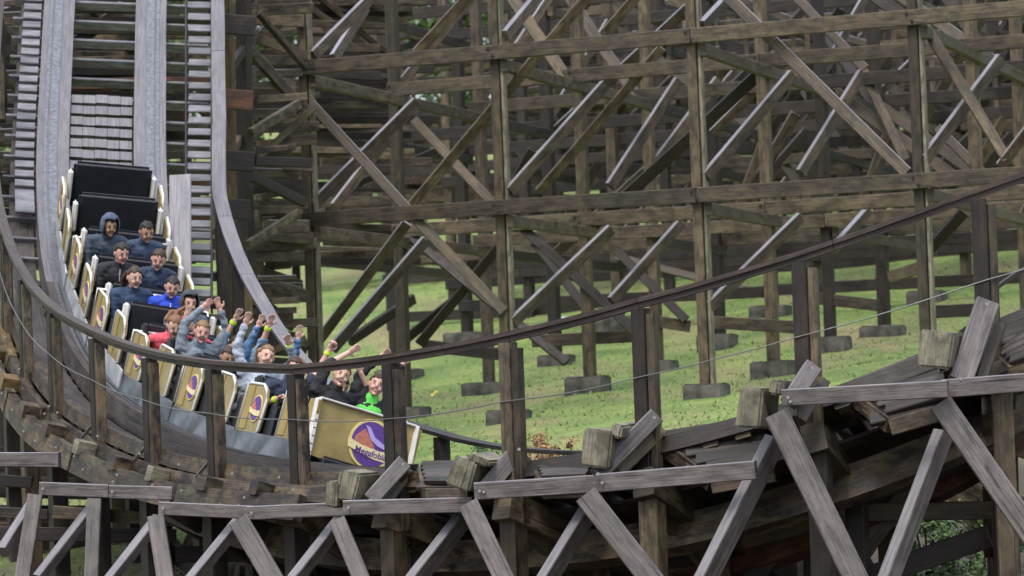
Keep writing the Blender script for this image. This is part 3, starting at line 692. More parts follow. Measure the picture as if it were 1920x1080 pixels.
# stepped walkway sections outside the handrail
steps = [((790, 868), (905, 866), (880, 905), (800, 905), 36.0), ((1008, 868), (1118, 858), (1100, 892), (1020, 895), 35.2), ((1240, 812), (1432, 782), (1450, 862), (1335, 885), 34.5), ((1592, 716), (1752, 682), (1790, 740), (1670, 775), 34.0), ((1862, 645), (1945, 602), (1945, 665), (1900, 680), 33.9)]
SL = ['beside the front car nose', 'next to the low dark stub posts', 'left of the tall squared block', 'below the guard cable and right of the middle', 'cut off by the right edge of the view']
for si, (a, b, c, d, D) in enumerate(steps):
    pa, pb, pc, pd = P(*a, D+.30), P(*b, D+.15), P(*c, D-.35), P(*d, D-.2)
    T = thing('walkway_section', f'dark planked walkway section {SL[si]}', 'walkway', pa, 'stepped walkway sections')
    nrm = (pb-pa).cross(pa-pd).normalized()
    if nrm.z < 0: nrm = -nrm
    beam('under_board', (pa+pd)/2-Z*.06, (pb+pc)/2-Z*.06, (pa-pd).length*.9, .05, W_DRK, T, up=nrm, warp=.002)
    for j in range(5):
        f0 = (j+.5)/5; p0, p1 = pa.lerp(pd, f0), pb.lerp(pc, f0)
        beam('plank', p0, p1, (pa-pd).length/5*.9, .05, random.choice([W_DRK, W_RAILC]), T, up=nrm, warp=.003)
    beam('edge_timber', pa-Z*.1, pd-Z*.1, .09, .14, W_BRN, T); beam('edge_timber', pd-Z*.12, pc-Z*.12, .1, .14, W_TRE, T)

# ---------------------------------------------------------------- cars
def box_part(name, c, s, mat, parent, bev=.01, rot=None, label=None):
    bm = bmesh.new(); bmesh.ops.create_cube(bm, size=1, matrix=Matrix.Diagonal((*s, 1)))
    if bev: bmesh.ops.bevel(bm, geom=list(bm.edges), offset=min(bev, min(s)*.4), segments=3, affect='EDGES')
    me = bpy.data.meshes.new(name); bm.to_mesh(me); bm.free()
    for p in me.polygons: p.use_smooth = False
    M = Matrix.Translation(Vector(c)) @ (rot if rot else Matrix())
    return link(name, me, mat, parent, M, label)
def poly_part(name, outline, x0, x1, mat, parent, bev=0):
    """outline in (y,z), extruded along x"""
    bm = bmesh.new(); va = [bm.verts.new((x0, y, z)) for y, z in outline]; vb = [bm.verts.new((x1, y, z)) for y, z in outline]
    bm.faces.new(va); bm.faces.new(vb[::-1]); n = len(va)
    for i in range(n): bm.faces.new((va[i], vb[i], vb[(i+1) % n], va[(i+1) % n]))
    bmesh.ops.recalc_face_normals(bm, faces=list(bm.faces))
    me = bpy.data.meshes.new(name); bm.to_mesh(me); bm.free(); return link(name, me, mat, parent)
def local_tube(name, pts, r, mat, parent, sides=8):
    o = tube(name, [Vector(p) for p in pts], r, mat, None, sides); o.parent = parent; return o
def disc(name, c, rad, depth, mat, parent, M3, pts=None, asp=1):
    bm = bmesh.new()
    P2 = pts or [(rad*math.cos(a)*asp, rad*math.sin(a)) for a in frange(0, 2*PI, 36)[:-1]]
    va = [bm.verts.new((x, 0, z)) for x, z in P2]; vb = [bm.verts.new((x, -depth, z)) for x, z in P2]
    bm.faces.new(va); bm.faces.new(vb[::-1]); n = len(va)
    for i in range(n): bm.faces.new((va[i], vb[i], vb[(i+1) % n], va[(i+1) % n]))
    bmesh.ops.recalc_face_normals(bm, faces=list(bm.faces))
    me = bpy.data.meshes.new(name); bm.to_mesh(me); bm.free()
    return link(name, me, mat, parent, Matrix.Translation(Vector(c)) @ M3)
def arcpts(r, a0, a1, n=20): return [(r*math.cos(math.radians(a)), r*math.sin(math.radians(a))) for a in frange(a0, a1, n)]
def text_part(name, s, c, size, mat, parent, M3, shear=0):
    cu = bpy.data.curves.new(name, 'FONT'); cu.body = s; cu.size = size; cu.extrude = .0015; cu.align_x = 'CENTER'; cu.align_y = 'CENTER'; cu.shear = shear; cu.offset = .0012
    o = bpy.data.objects.new(name, cu); COL.objects.link(o); dg = bpy.context.evaluated_depsgraph_get()
    me = bpy.data.meshes.new_from_object(o.evaluated_get(dg)); bpy.data.objects.remove(o)
    me.materials.clear(); me.materials.append(mat)
    return link(name, me, mat, parent, Matrix.Translation(Vector(c)) @ M3)
RX90 = Matrix.Rotation(PI/2, 4, 'X')
def emblem(parent, c, rad, face_m, asp=1, big=False):
    """face_m maps +(-y) out of the panel"""
    e = disc('emblem', c, rad*1.12, .010, M_PALEY, parent, face_m, asp=asp)
    def sub(nm, pts, d, mt):
        o = disc(nm, (0, 0, 0), 1, d, mt, e, Matrix(), [(x*asp, z) for x, z in pts]); return o
    sub('emblem_disc', arcpts(rad, 0, 350, 36), .014, M_PURP)
    sub('emblem_hill', [(-rad*.93, -rad*.15), (-rad*.8, rad*.25), (-rad*.45, rad*.62), (-rad*.1, rad*.25), (rad*.25, -rad*.2), (rad*.4, -rad*.25), (0, -rad*.3)], .017, M_ORNG)
    sub('emblem_banner', [(-rad*1.15, rad*.05), (-rad*.5, -rad*.12), (rad*.4, -rad*.2), (rad*1.15, -rad*.15), (rad*1.1, -rad*.62), (rad*.3, -rad*.62), (-rad*.4, -rad*.5), (-rad*1.1, -rad*.35)], .020, M_CREAM)
    if big:
        sub('emblem_swoosh', [(-rad*.45, rad*.78), (-rad*.2, rad*.72), (rad*.1, rad*.35), (rad*.5, rad*.18), (rad*.95, rad*.02), (rad*.9, -rad*.12), (rad*.3, rad*.0), (-rad*.05, rad*.18)], .021, M_LAV)
        text_part('lettering', 'Megafobia', (rad*.05, -.0215, -rad*.40), rad*.40, M_PURP, e, Matrix.Rotation(math.radians(2), 4, 'Y') @ RX90)
    return e
def make_car(idx, t, lab, front=False):
    o, r, n, h = fr(t); c = o+r*1.28+n*.235
    # r = viewer's right; forward h ; right-handed frame: x = r, y = -h?  (r x y = n)
    y = n.cross(r)
    root = thing('coaster_car', lab, 'coaster car', c, 'cars of the coaster train')
    root.matrix_world = Matrix((r, y, n)).transposed().to_4x4(); root.location = c
    s = 1 if y.dot(h) > 0 else -1      # sign of 'forward' on local y
    def Y(v): return v*s
    box_part('chassis', (0, 0, .12), (1.02, 1.66, .12), M_CHAS, root, .02)
    for q in (-.58, .58):
        for sd_ in (-.60, .60):
            bm = bmesh.new(); bmesh.ops.create_cone(bm, cap_ends=True, segments=24, radius1=.105, radius2=.105, depth=.09, matrix=Matrix.Rotation(PI/2, 4, 'Y')); bmesh.ops.bevel(bm, geom=list(bm.edges), offset=.008, segments=1, affect='EDGES')
            me = bpy.data.meshes.new('wheel'); bm.to_mesh(me); bm.free(); wl = link('wheel', me, M_WHL, root, Matrix.Translation((sd_*.87, q, .107)))
            bm = bmesh.new(); bmesh.ops.create_cone(bm, cap_ends=True, segments=16, radius1=.05, radius2=.045, depth=.1, matrix=Matrix.Rotation(PI/2, 4, 'Y')); me = bpy.data.meshes.new('hub'); bm.to_mesh(me); bm.free(); link('hub', me, M_BLKM, wl)
    for sd_ in (-1, 1):
        box_part('skirt', (sd_*.585, 0, .10), (.02, 1.78, .21), M_SKIRT if idx >= 4 else M_SKRT2, root, .004)
    # two benches
    for bi, yc in enumerate((.43, -.47)):
        # side panels: gold sheet with white rim, rounded top at the front
        for sd_ in (-1, 1):
            z0, z1 = .20, .70
            ya, yb = yc-.27, yc+.20
            ol = [(ya, z0), (yb-.03, z0), (yb, z0+.03), (yb+.01, z1-.16), (yb-.04, z1-.05), (yb-.12, z1), (ya+.03, z1), (ya, z1-.02)]
            ol = [(Y(a), b) for a, b in ol]
            x0 = sd_*.56; pnl = poly_part('side_panel', ol, x0, x0+sd_*.03, M_GOLD if bi else M_GOLD, root)
            rim = [Vector((x0+sd_*.03, a, b)) for a, b in ol]
            local_tube('rim', [rim[1]]+rim[2:]+[rim[0]], .015, M_WHITE, pnl, 6)
            box_part('panel_fold', (x0+sd_*.034, Y(ya+.10), (z0+z1)/2), (.012, .15, z1-z0-.05), M_GOLD2, pnl, .004)
            if bi == 1 or idx == 5:
                fm = Matrix.Rotation(-sd_*PI/2 if sd_ < 0 else PI/2, 4, 'Z')
                fm = Matrix.Rotation(-PI/2, 4, 'Z') if sd_ < 0 else Matrix.Rotation(PI/2, 4, 'Z')
                emblem(pnl, (x0+sd_*.032, Y(yc+.05), .45), .125, fm, asp=.85)
            # dark seat side in the doorway
            poly_part('seat_side', [(Y(a), b) for a, b in [(yb+.02, .2), (yb+.21, .2), (yb+.20, .50), (yb+.06, .52)]], sd_*.50, sd_*.54, M_BLACK, root)
        # bench and back
        box_part('seat_cushion', (0, Y(yc), .27), (.96, .42, .12), M_BLACK, root, .04)
        hb = .52 if idx < 6 else .60
        bk = box_part('seat_back', (0, Y(yc-.27), .30+hb/2), (.94, .10, hb), M_BLACK, root, .045, Matrix.Rotation(s*math.radians(10), 4, 'X'))
        for sd_ in (-1, 1):
            box_part('side_bolster', (sd_*.50, Y(yc-.24), .62), (.05, .16, .36), M_WHITE if idx > 3 else M_BLACK, root, .022, Matrix.Rotation(s*math.radians(10), 4, 'X'))
        lb = local_tube('lap_bar', [(-.50, Y(yc+.22), .30), (-.49, Y(yc+.20), .52), (-.42, Y(yc+.17), .56), (.42, Y(yc+.17), .56), (.49, Y(yc+.20), .52), (.50, Y(yc+.22), .30)], .02, M_BLKM, root)
        local_tube('padding', [(-.4, Y(yc+.17), .56), (.4, Y(yc+.17), .56)], .038, M_BLACK, lb, 10)
    # front bulkhead
    if not front:
        box_part('front_bulkhead', (0, Y(.84), .42), (1.12, .04, .46), M_GOLD2, root, .01)
        local_tube('rim', [(-.55, Y(.865), .2), (-.56, Y(.865), .66), (.56, Y(.865), .66), (.55, Y(.865), .2)], .016, M_WHITE, root, 6)
    else:
        T_ = Matrix.Rotation(s*math.radians(8), 4, 'X')
        w_, z0, z1 = .46, -.02, .68
        bm = bmesh.new()
        ol = [(-.56, .10), (.36, .02), (.39, .10), (.53, .12), (.53, .66), (-.56, .66)]
        yf = Y(.93)
        va = [bm.verts.new((x, 0, z)) for x, z in ol]; vb = [bm.verts.new((x, -s*.06, z)) for x, z in ol]
        bm.faces.new(va); bm.faces.new(vb[::-1])
        for i in range(len(ol)): bm.faces.new((va[i], vb[i], vb[(i+1) % len(ol)], va[(i+1) % len(ol)]))
        bmesh.ops.recalc_face_normals(bm, faces=list(bm.faces)); me = bpy.data.meshes.new('n'); bm.to_mesh(me); bm.free()
        ns = link('nose_panel', me, M_GOLD, root, Matrix.Translation((0, yf, 0)) @ T_)
        box_part('edge_strip', (-.575, s*.004, .36), (.05, .07, .60), M_WHITE, ns, .008)
        for q in range(7): box_part('rivet', (-.575, s*.042, .12+q*.08), (.03, .006, .006), M_BLKM, ns, .001)
        box_part('edge_strip', (.545, 0, .39), (.03, .12, .56), M_WHITE, ns, .008)
        box_part('top_strip', (-.01, 0, .668), (1.10, .07, .02), M_WHITE, ns, .006)
        fm = Matrix() if s < 0 else Matrix.Rotation(PI, 4, 'Z')
        emblem(ns, (.085, s*.004, .36), .225, fm, big=True)
        box_part('bumper', (0, Y(.98), .06), (.9, .08, .12), M_BLKM, root, .03)
        poly_part('side_panel', [(Y(a), b) for a, b in [(.62, .2), (.9, .12), (.9, .64), (.70, .64)]], -.59, -.56, M_GOLD2, root)
        poly_part('side_panel', [(Y(a), b) for a, b in [(.62, .2), (.9, .12), (.9, .64), (.70, .64)]], .56, .59, M_GOLD2, root)
    return root, s
ROW = .868
S1 = s_of(10)-.02            # front bench position (arc length on the outer edge)
CL = ['front car of the train, gold nose with a round purple emblem', 'second car from the front, riders in pale tops with arms raised', 'third car from the front, rider in denim with both hands up', 'fourth car from the front, grey hooded rider and one empty black seat',
      'fifth car from the front, four riders in dark jackets', 'rearmost car, empty with two rows of black seat backs']
seat = {}
for c in range(6):
    sm = S1-ROW*(2*c)-.43; tc = t_of(sm)
    root, sg = make_car(c+1, tc, CL[c], c == 0)
    o, r, n, h = fr(tc); base = Matrix((r, n.cross(r), n)).transposed().to_4x4(); base.translation = o+r*1.28+n*.235
    for b in range(2): seat[2*c+b+1] = (base, sg, (.43, -.47)[b])

# ---------------------------------------------------------------- people
SK = {'pale': plain('skin_pale', (.60, .38, .30), .5, 0, 12, .08), 'pink': plain('skin_pink', (.58, .33, .27), .5, 0, 12, .1), 'tan': plain('skin_tan', (.42, .25, .17), .5, 0, 12, .1)}
CLM = {}
def cloth(col, rough=.8):
    if col not in CLM: CLM[col] = plain('cloth_%d' % len(CLM), col, rough, 0, 9, .35, .5)
    return CLM[col]
M_EYE = plain('eye_dark', (.03, .02, .02), .3); M_MOUTH = plain('mouth_dark', (.13, .05, .045), .5); M_BAND = plain('lime_wristband', (.55, .80, .04), .45); M_TROU = plain('dark_denim', (.03, .04, .07), .8)
def rem(parts, vox, smooth=6):
    """parts: list of ('t', p0, r0, p1, r1) tapered limbs / ('e', c, (rx,ry,rz)[,rot]) ellipsoids -> ONE fused surface"""
    bm = bmesh.new()
    for q in parts:
        if q[0] == 'e':
            M = Matrix.Translation(q[1]) @ (q[3] if len(q) > 3 else Matrix()) @ Matrix.Diagonal((*q[2], 1))
            bmesh.ops.create_icosphere(bm, subdivisions=3, radius=1, matrix=M)
        else:
            _, p0, r0, p1, r1 = q; p0 = Vector(p0); p1 = Vector(p1); d = p1-p0; L = d.length
            if L < 1e-5: continue
            R = d.to_track_quat('Z', 'Y').to_matrix().to_4x4()
            bmesh.ops.create_cone(bm, cap_ends=True, segments=16, radius1=r0, radius2=r1, depth=L, matrix=Matrix.Translation((p0+p1)/2) @ R)
            bmesh.ops.create_icosphere(bm, subdivisions=2, radius=r0*1.0, matrix=Matrix.Translation(p0)); bmesh.ops.create_icosphere(bm, subdivisions=2, radius=r1*1.0, matrix=Matrix.Translation(p1))
    me = bpy.data.meshes.new('x'); bm.to_mesh(me); bm.free()
    o = bpy.data.objects.new('x', me); COL.objects.link(o)
    m = o.modifiers.new('r', 'REMESH'); m.mode = 'VOXEL'; m.voxel_size = vox; m.use_smooth_shade = True
    if smooth: sm_ = o.modifiers.new('s', 'SMOOTH'); sm_.factor = .5; sm_.iterations = smooth
    dg = bpy.context.evaluated_depsgraph_get(); me2 = bpy.data.meshes.new_from_object(o.evaluated_get(dg))
    bpy.data.objects.remove(o); bpy.data.meshes.remove(me)
    for p in me2.polygons: p.use_smooth = True
    return me2
def hand_parts(wr, d, side, pose):
    """wrist, direction of the forearm, palm plane side vector"""
    d = d.normalized(); s_ = (side-d*side.dot(d)).normalized(); nn = d.cross(s_); out_ = []
    pc = wr+d*.045
    R = Matrix((s_, nn, d)).transposed().to_4x4()
    out_.append(('e', pc, (.036, .016, .047), R))
    kb = wr+d*.085
    for i, (off, L) in enumerate(((-.028, .052), (-.009, .064), (.010, .060), (.028, .046))):
        sp = off*.45/.03*.35
        b = kb+s_*off; f1 = (d+s_*sp*(1 if pose == 'open' else .2)).normalized()
        if pose == 'fist':
            c1 = b+f1*L*.35+nn*.012; c2 = c1+nn*.03-d*.008; c3 = c2-d*.025-nn*.006
            out_ += [('t', b, .0105, c1, .0100), ('t', c1, .0100, c2, .0095), ('t', c2, .0095, c3, .0090)]
        else:
            c1 = b+f1*L*.5; c2 = c1+(f1+nn*.25).normalized()*L*.5
            out_ += [('t', b, .0100, c1, .0092), ('t', c1, .0092, c2, .0075)]
    tb = wr+d*.02-s_*.03; t1 = tb+(d*.6-s_*.8).normalized()*.04; t2 = t1+(d-s_*.25).normalized()*.03
    out_ += [('t', tb, .014, t1, .012), ('t', t1, .012, t2, .009)]
    return out_
def person(rown, side, lab, skin, jacket, hair, arms, hairstyle='short', lean=0, tilt=0, yaw=0, k=1.0, sleeve=1.0, hood=None, mouth='open', bands=(), dz=0, dy=0, jack_label=None, shift=0, vest=None, zipc=None):
    base, sg, yc = seat[rown]
    root = thing('person', lab, 'person', (0, 0, 0), 'riders of the coaster train')
    fwd = Matrix.Rotation(0 if sg > 0 else PI, 4, 'Z')    # person faces local +y of its own frame
    xo = (-.24 if side == 'L' else .185)+shift; tilt = tilt-(6 if 2 < rown < 9 else 3)
    root.matrix_world = base @ Matrix.Translation((xo, sg*(yc-.10+dy), .33+dz)) @ fwd @ Matrix.Scale(k, 4)
    # own frame: x to person's side, y forward, z up.  viewer's right = +x when sg>0
    fx = 1 if sg > 0 else -1
    def V(x, y, z): return Vector((x*fx, y, z))           # x given in viewer's terms
    ln = Matrix.Rotation(math.radians(-lean), 4, 'X') @ Matrix.Rotation(math.radians(tilt)*fx, 4, 'Y')
    def T(v): return ln @ v
    chest, neck, hc = T(V(0, .0, .34)), T(V(0, .01, .50)), T(V(0, .035, .645))
    HR = ln @ Matrix.Rotation(math.radians(yaw), 4, 'Z')
    HM = Matrix.Translation(hc) @ HR.to_3x3().to_4x4()
    def Hh(x, y, z): return HM @ Vector((x, y, z))
    R3 = HR.to_3x3().to_4x4()
    parts = [('e', T(V(0, -.02, .02)), (.165, .13, .12)), ('t', T(V(0, 0, .05)), .13, T(V(0, 0, .25)), .135), ('e', chest, (.18, .12, .15), ln), ('t', T(V(-.13, 0, .42)), .06, T(V(.13, 0, .42)), .06), ('t', T(V(0, 0, .44)), .062, T(V(0, .02, .56)), .055),
             ('e', hc, (.076, .094, .112), R3), ('e', Hh(0, .03, -.065), (.052, .058, .052), R3), ('e', Hh(0, .098, -.012), (.013, .018, .018), R3), ('t', Hh(0, .088, .02), .010, Hh(0, .103, -.015), .012),
             ('e', Hh(-.079, -.005, -.01), (.012, .02, .03), R3), ('e', Hh(.079, -.005, -.01), (.012, .02, .03), R3), ('e', Hh(-.035, .078, -.035), (.022, .018, .022), R3), ('e', Hh(.035, .078, -.035), (.022, .018, .022), R3), ('e', Hh(0, .078, -.095), (.022, .02, .018), R3)]
    coat = [('e', T(V(0, -.02, .03)), (.185, .15, .12)), ('t', T(V(0, 0, .05)), .155, T(V(0, 0, .25)), .16), ('e', T(V(0, 0, .33)), (.205, .145, .165), ln), ('t', T(V(-.14, 0, .42)), .078, T(V(.14, 0, .42)), .078), ('t', T(V(0, 0, .44)), .085, T(V(0, .01, .515)), .072)]
    legs = []
    for sx in (-1, 1):
        hp, kn, an = V(sx*.09, 0, .0), V(sx*.10, .36, .04), V(sx*.10, .42, -.30)
        parts += [('t', hp, .078, kn, .055), ('t', kn, .052, an, .036), ('t', an, .035, an+V(0, .14, -.03), .03)]
        legs += [('t', hp, .095, kn, .068), ('t', kn, .066, an, .05)]
    bandpos = []
    for ai, (side_, sx) in enumerate((('L', -1), ('R', 1))):
        el, hd, pose = arms[ai]
        sh = T(V(sx*.185, 0, .42)); e_ = V(*el); w_ = V(*hd)
        du = (e_-sh); e_ = sh+du.normalized()*.27; dw = (w_-e_); w_ = e_+dw.normalized()*.245
        parts += [('t', sh, .050, e_, .038), ('t', e_, .038, w_, .026)]
        parts += hand_parts(w_, dw, Vector((1, .1, 0)) if abs(dw.normalized().x) < .8 else Vector((0, 0, 1)), pose)
        if sleeve >= 1: coat += [('t', sh, .066, e_, .048), ('t', e_, .048, e_.lerp(w_, .93), .036), ('e', e_.lerp(sh, .12), (.052, .052, .052)), ('e', e_.lerp(w_, .16), (.050, .050, .050)), ('e', e_.lerp(w_, .86), (.043, .043, .043))]
        elif sleeve > .4: coat += [('t', sh, .073, e_, .056), ('t', e_, .056, e_.lerp(w_, .25), .05)]
        else: coat += [('t', sh, .075, sh.lerp(e_, .6), .064)]
        if side_ in bands: bandpos.append((e_.lerp(w_, .96 if sleeve >= 1 else .88), dw.normalized()))
    # keep hands/fingers finer than the body: one voxel size for the whole continuous body
    body = link('body', rem(parts, .0075, 2), SK[skin], root)
    jm = rem(coat, .014, 3); nr = [v.normal.copy() for v in jm.vertices]
    for v, nn_ in zip(jm.vertices, nr): v.co += nn_*(.013*noise.noise(Vector((v.co.x*14, v.co.y*14, v.co.z*26))+Vector((rown, 3, 1)))+.006*noise.noise(v.co*45))
    link('jacket', jm, cloth(jacket), root, None, jack_label)
    if vest:
        link('gilet', rem([('e', T(V(0, 0, .05)), (.20, .165, .12)), ('t', T(V(0, 0, .05)), .17, T(V(0, 0, .25)), .172), ('e', T(V(0, 0, .33)), (.20, .16, .15), ln), ('t', T(V(0, 0, .42)), .1, T(V(0, .01, .50)), .085)], .014, 4), cloth(vest), root)
    if zipc:
        zp = tube('zip', [T(V(0, .155, .10)), T(V(0, .172, .22)), T(V(0, .158, .36)), T(V(0, .105, .47))], .006, cloth(zipc), None, 6); zp.parent = root
    link('trousers', rem(legs, .016, 4), M_TROU, root)
    # hair
    rnd = random.Random(rown*7+(side == 'R'))
    if hairstyle != 'none':
        bm = bmesh.new(); bmesh.ops.create_icosphere(bm, subdivisions=4, radius=1, matrix=Matrix.Diagonal((.088, .106, .120, 1)))
        low = -.02 if hairstyle == 'short' else -.12
        dl = [v for v in bm.verts if (v.co.y > .035 and v.co.z < .055+.02*rnd.random()) or v.co.z < low or (v.co.y > .0 and v.co.z < .02)]
        bmesh.ops.delete(bm, geom=dl, context='VERTS')
        for v in bm.verts:
            j = noise.noise(v.co*38+Vector((rown, 0, 0)))*.012; v.co *= 1+j*8; v.co.y -= .008
        r_ = bmesh.ops.extrude_face_region(bm, geom=list(bm.faces)); 
        for g in r_['geom']:
            if isinstance(g, bmesh.types.BMVert): g.co *= .9
        bmesh.ops.recalc_face_normals(bm, faces=list(bm.faces))
        me = bpy.data.meshes.new('hair'); bm.to_mesh(me); bm.free()
        for p in me.polygons: p.use_smooth = True
        hm_ = cloth(hair, .65); link('hair', me, hm_, root, HM)
        if hairstyle in ('long', 'blown'):
            strands = []
            for q in range(9):
                a = rnd.uniform(-.085, .085); p0 = Vector((a, -.06, .03)); 
                p1 = p0+Vector((rnd.uniform(-.03, .03), -.05, -.10)) if hairstyle == 'long' else p0+Vector((rnd.uniform(-.14, .02), -.05, rnd.uniform(-.02, .10)))
                p2 = p1+(Vector((0, .02, -.13)) if hairstyle == 'long' else Vector((rnd.uniform(-.12, -.02), -.05, rnd.uniform(-.04, .06))))
                strands += [('t', p0, .03, p1, .028), ('t', p1, .028, p2, .010)]
            link('hair_length', rem(strands, .01, 2), hm_, root, HM)
    if hood:
        bm = bmesh.new(); bmesh.ops.create_icosphere(bm, subdivisions=4, radius=1, matrix=Matrix.Diagonal((.112, .135, .150, 1)))
        bmesh.ops.delete(bm, geom=[v for v in bm.verts if (v.co.y > .06 and abs(v.co.x) < .085 and v.co.z < .105)], context='VERTS')
        for v in bm.verts: v.co *= 1+.05*noise.noise(v.co*25)
        r_ = bmesh.ops.extrude_face_region(bm, geom=list(bm.faces))
        for g in r_['geom']:
            if isinstance(g, bmesh.types.BMVert): g.co *= .93
        bmesh.ops.recalc_face_normals(bm, faces=list(bm.faces))
        me = bpy.data.meshes.new('hood'); bm.to_mesh(me); bm.free()
        for p in me.polygons: p.use_smooth = True
        link('hood', me, cloth(hood), root, HM)
    def blob(nm, c_, rad, mt):
        bm = bmesh.new(); bmesh.ops.create_icosphere(bm, subdivisions=2, radius=1, matrix=Matrix.Translation(c_) @ Matrix.Diagonal((*rad, 1)))
        me = bpy.data.meshes.new(nm); bm.to_mesh(me); bm.free()
        for p in me.polygons: p.use_smooth = True
        link(nm, me, mt, root, HM)
    blob('eye', (-.032, .083, .012), (.011, .009, .005), M_EYE); blob('eye', (.032, .083, .012), (.011, .009, .005), M_EYE)
    blob('eyebrow', (-.034, .088, .034), (.019, .008, .004), cloth(hair, .65)); blob('eyebrow', (.034, .088, .034), (.019, .008, .004), cloth(hair, .65))
    blob('mouth', (0, .086, -.062), (.021, .010, .011 if mouth == 'open' else .003), M_MOUTH)
    for (c_, d_) in bandpos:
        q = d_.to_track_quat('Z', 'Y').to_matrix().to_4x4(); bm = bmesh.new()
        bmesh.ops.create_cone(bm, cap_ends=True, segments=16, radius1=.037, radius2=.036, depth=.032)
        me = bpy.data.meshes.new('wristband'); bm.to_mesh(me); bm.free(); link('wristband', me, M_BAND, root, Matrix.Translation(c_) @ q)
    return root
DN = ((-.22, .12, .20), (-.15, .36, .17), 'fist'), ((.22, .12, .20), (.15, .36, .17), 'fist')
NAVY = (.018, .028, .055); BLK = (.012, .012, .016); GREYB = (.045, .065, .10); BR_H = (.05, .025, .015); DK_H = (.018, .013, .010); BL_H = (.22, .13, .06)
person(1, 'L', 'front row rider in black top with forearms crossed high above the head', 'pale', BLK, BL_H, (((-.12, .05, .66), (.12, .08, .92), 'open'), ((.36, .02, .50), (.13, .08, .86), 'open')), lean=8, tilt=6, yaw=-20, sleeve=.5)
person(1, 'R', 'front row rider in bright lime green jacket with both arms up', 'pink', (.015, .016, .018), BR_H, (((-.14, .0, .64), (-.02, .05, .88), 'open'), ((.22, .05, .62), (.24, .08, .84), 'fist')), lean=4, tilt=6, yaw=-25, mouth='closed', bands=('L',), vest=(.12, .62, .09))
person(2, 'L', 'second row rider in navy top raising a fist with a lime wristband', 'pink', NAVY, BR_H, (((-.30, .1, .22), (-.2, .34, .3), 'fist'), ((.24, .03, .62), (.30, .05, .90), 'fist')), lean=12, tilt=-4, hairstyle='short', bands=('R', 'L'), sleeve=.3)
person(2, 'R', 'second row rider with dark hair bent forward in dark blue jacket', 'tan', (.03, .045, .10), DK_H, DN, lean=24, tilt=2)
person(3, 'L', 'laughing rider in pale blue long sleeved top stretching one arm high', 'pale', (.42, .48, .60), BL_H, (((-.30, .0, .62), (-.32, .04, .90), 'open'), ((.28, .1, .60), (.16, .2, .80), 'open')), lean=2, tilt=6, yaw=-10, hairstyle='long', bands=('R',))
person(3, 'R', 'rider in white and mint top beside the laughing one in pale blue', 'pink', (.55, .66, .66), BL_H, DN, lean=14, tilt=-4, yaw=20, hairstyle='long')
person(4, 'R', 'rider with short dark hair and blue collar behind the pale blue top', 'pale', (.07, .15, .30), DK_H, (((-.26, .05, .60), (-.24, .08, .84), 'open'), ((.26, .05, .60), (.26, .08, .86), 'open')), lean=2, yaw=-30)
person(4, 'L', 'rider in brown top crouched low behind the raised pale blue sleeve', 'tan', (.09, .06, .05), BR_H, DN, lean=26, tilt=-6, k=.95)
person(5, 'L', 'shouting rider in faded grey denim jacket with hands beside the head', 'pink', (.19, .23, .28), BL_H, (((-.24, .05, .60), (-.10, .03, .84), 'open'), ((.22, .05, .62), (.12, .05, .86), 'open')), lean=10, yaw=-10)
person(5, 'R', 'rider in light blue top with spread hands and lime wristbands', 'pale', (.15, .23, .34), BR_H, (((-.20, .05, .64), (-.16, .1, .86), 'open'), ((.22, .05, .62), (.24, .1, .86), 'open')), lean=10, bands=('L', 'R'), sleeve=.5, dz=-.08)
person(6, 'L', 'rider in coral pink top with head bowed and brown hair blown back', 'pale', (.66, .09, .13), (.20, .10, .05), (((-.2, .2, .36), (-.02, .3, .52), 'open'), ((.2, .2, .40), (.06, .28, .60), 'open')), lean=26, tilt=-4, hairstyle='blown')
person(7, 'R', 'rider in grey hooded jacket with the dark hood up, above the pink top', 'pale', (.13, .15, .19), DK_H, DN, lean=4, hood=(.05, .055, .07), mouth='closed')
person(8, 'L', 'rider in navy jacket with open mouth and blown brown hair', 'pale', (.025, .05, .11), BR_H, DN, lean=6, yaw=10, hairstyle='long')
person(8, 'R', 'rider in vivid royal blue jacket leaning forward', 'pink', (.03, .08, .62), DK_H, DN, lean=14, yaw=-8, zipc=(.6, .6, .6))
person(9, 'L', 'rider in black zipped jacket with short dark hair, behind the navy jacket', 'pink', (.018, .02, .026), DK_H, DN, lean=6, yaw=14, zipc=(.3, .3, .3))
person(9, 'R', 'rider in dark blue top with swept dark hair, above the royal blue jacket', 'pink', (.03, .05, .10), BR_H, DN, lean=10, yaw=-12)
person(10, 'L', 'rearmost rider with slate blue hood pulled up', 'tan', GREYB, DK_H, DN, lean=6, hood=(.07, .10, .16), mouth='closed', yaw=8)
person(10, 'R', 'rearmost bareheaded rider with black hair and slate blue jacket', 'tan', (.04, .065, .12), DK_H, DN, lean=10, yaw=10, mouth='closed')

# ---------------------------------------------------------------- plants and small things
def leaves(n, sx, sy, sz, size, seed, fill=.35):
    rnd = random.Random(seed); vs, fs = [], []
    cl = [(Vector((rnd.gauss(0, .5), rnd.gauss(0, .5), rnd.uniform(-.9, .9))), rnd.uniform(.18, .42)) for _ in range(26)]
    for i in range(n):
        c, r = rnd.choice(cl); p = c+Vector((rnd.gauss(0, 1), rnd.gauss(0, 1), rnd.gauss(0, .8)))*r*.5
        p = Vector((p.x*sx, p.y*sy, p.z*sz)); a = Vector((rnd.gauss(0, 1), rnd.gauss(0, 1), rnd.gauss(0, 1))).normalized(); b = a.orthogonal().normalized(); s_ = size*rnd.uniform(.6, 1.4)
        k = len(vs); vs += [tuple(p-a*s_), tuple(p+b*s_*.45), tuple(p+a*s_), tuple(p-b*s_*.45)]; fs.append((k, k+1, k+2, k+3))
    me = bpy.data.meshes.new('crown'); me.from_pydata(vs, [], fs); return me
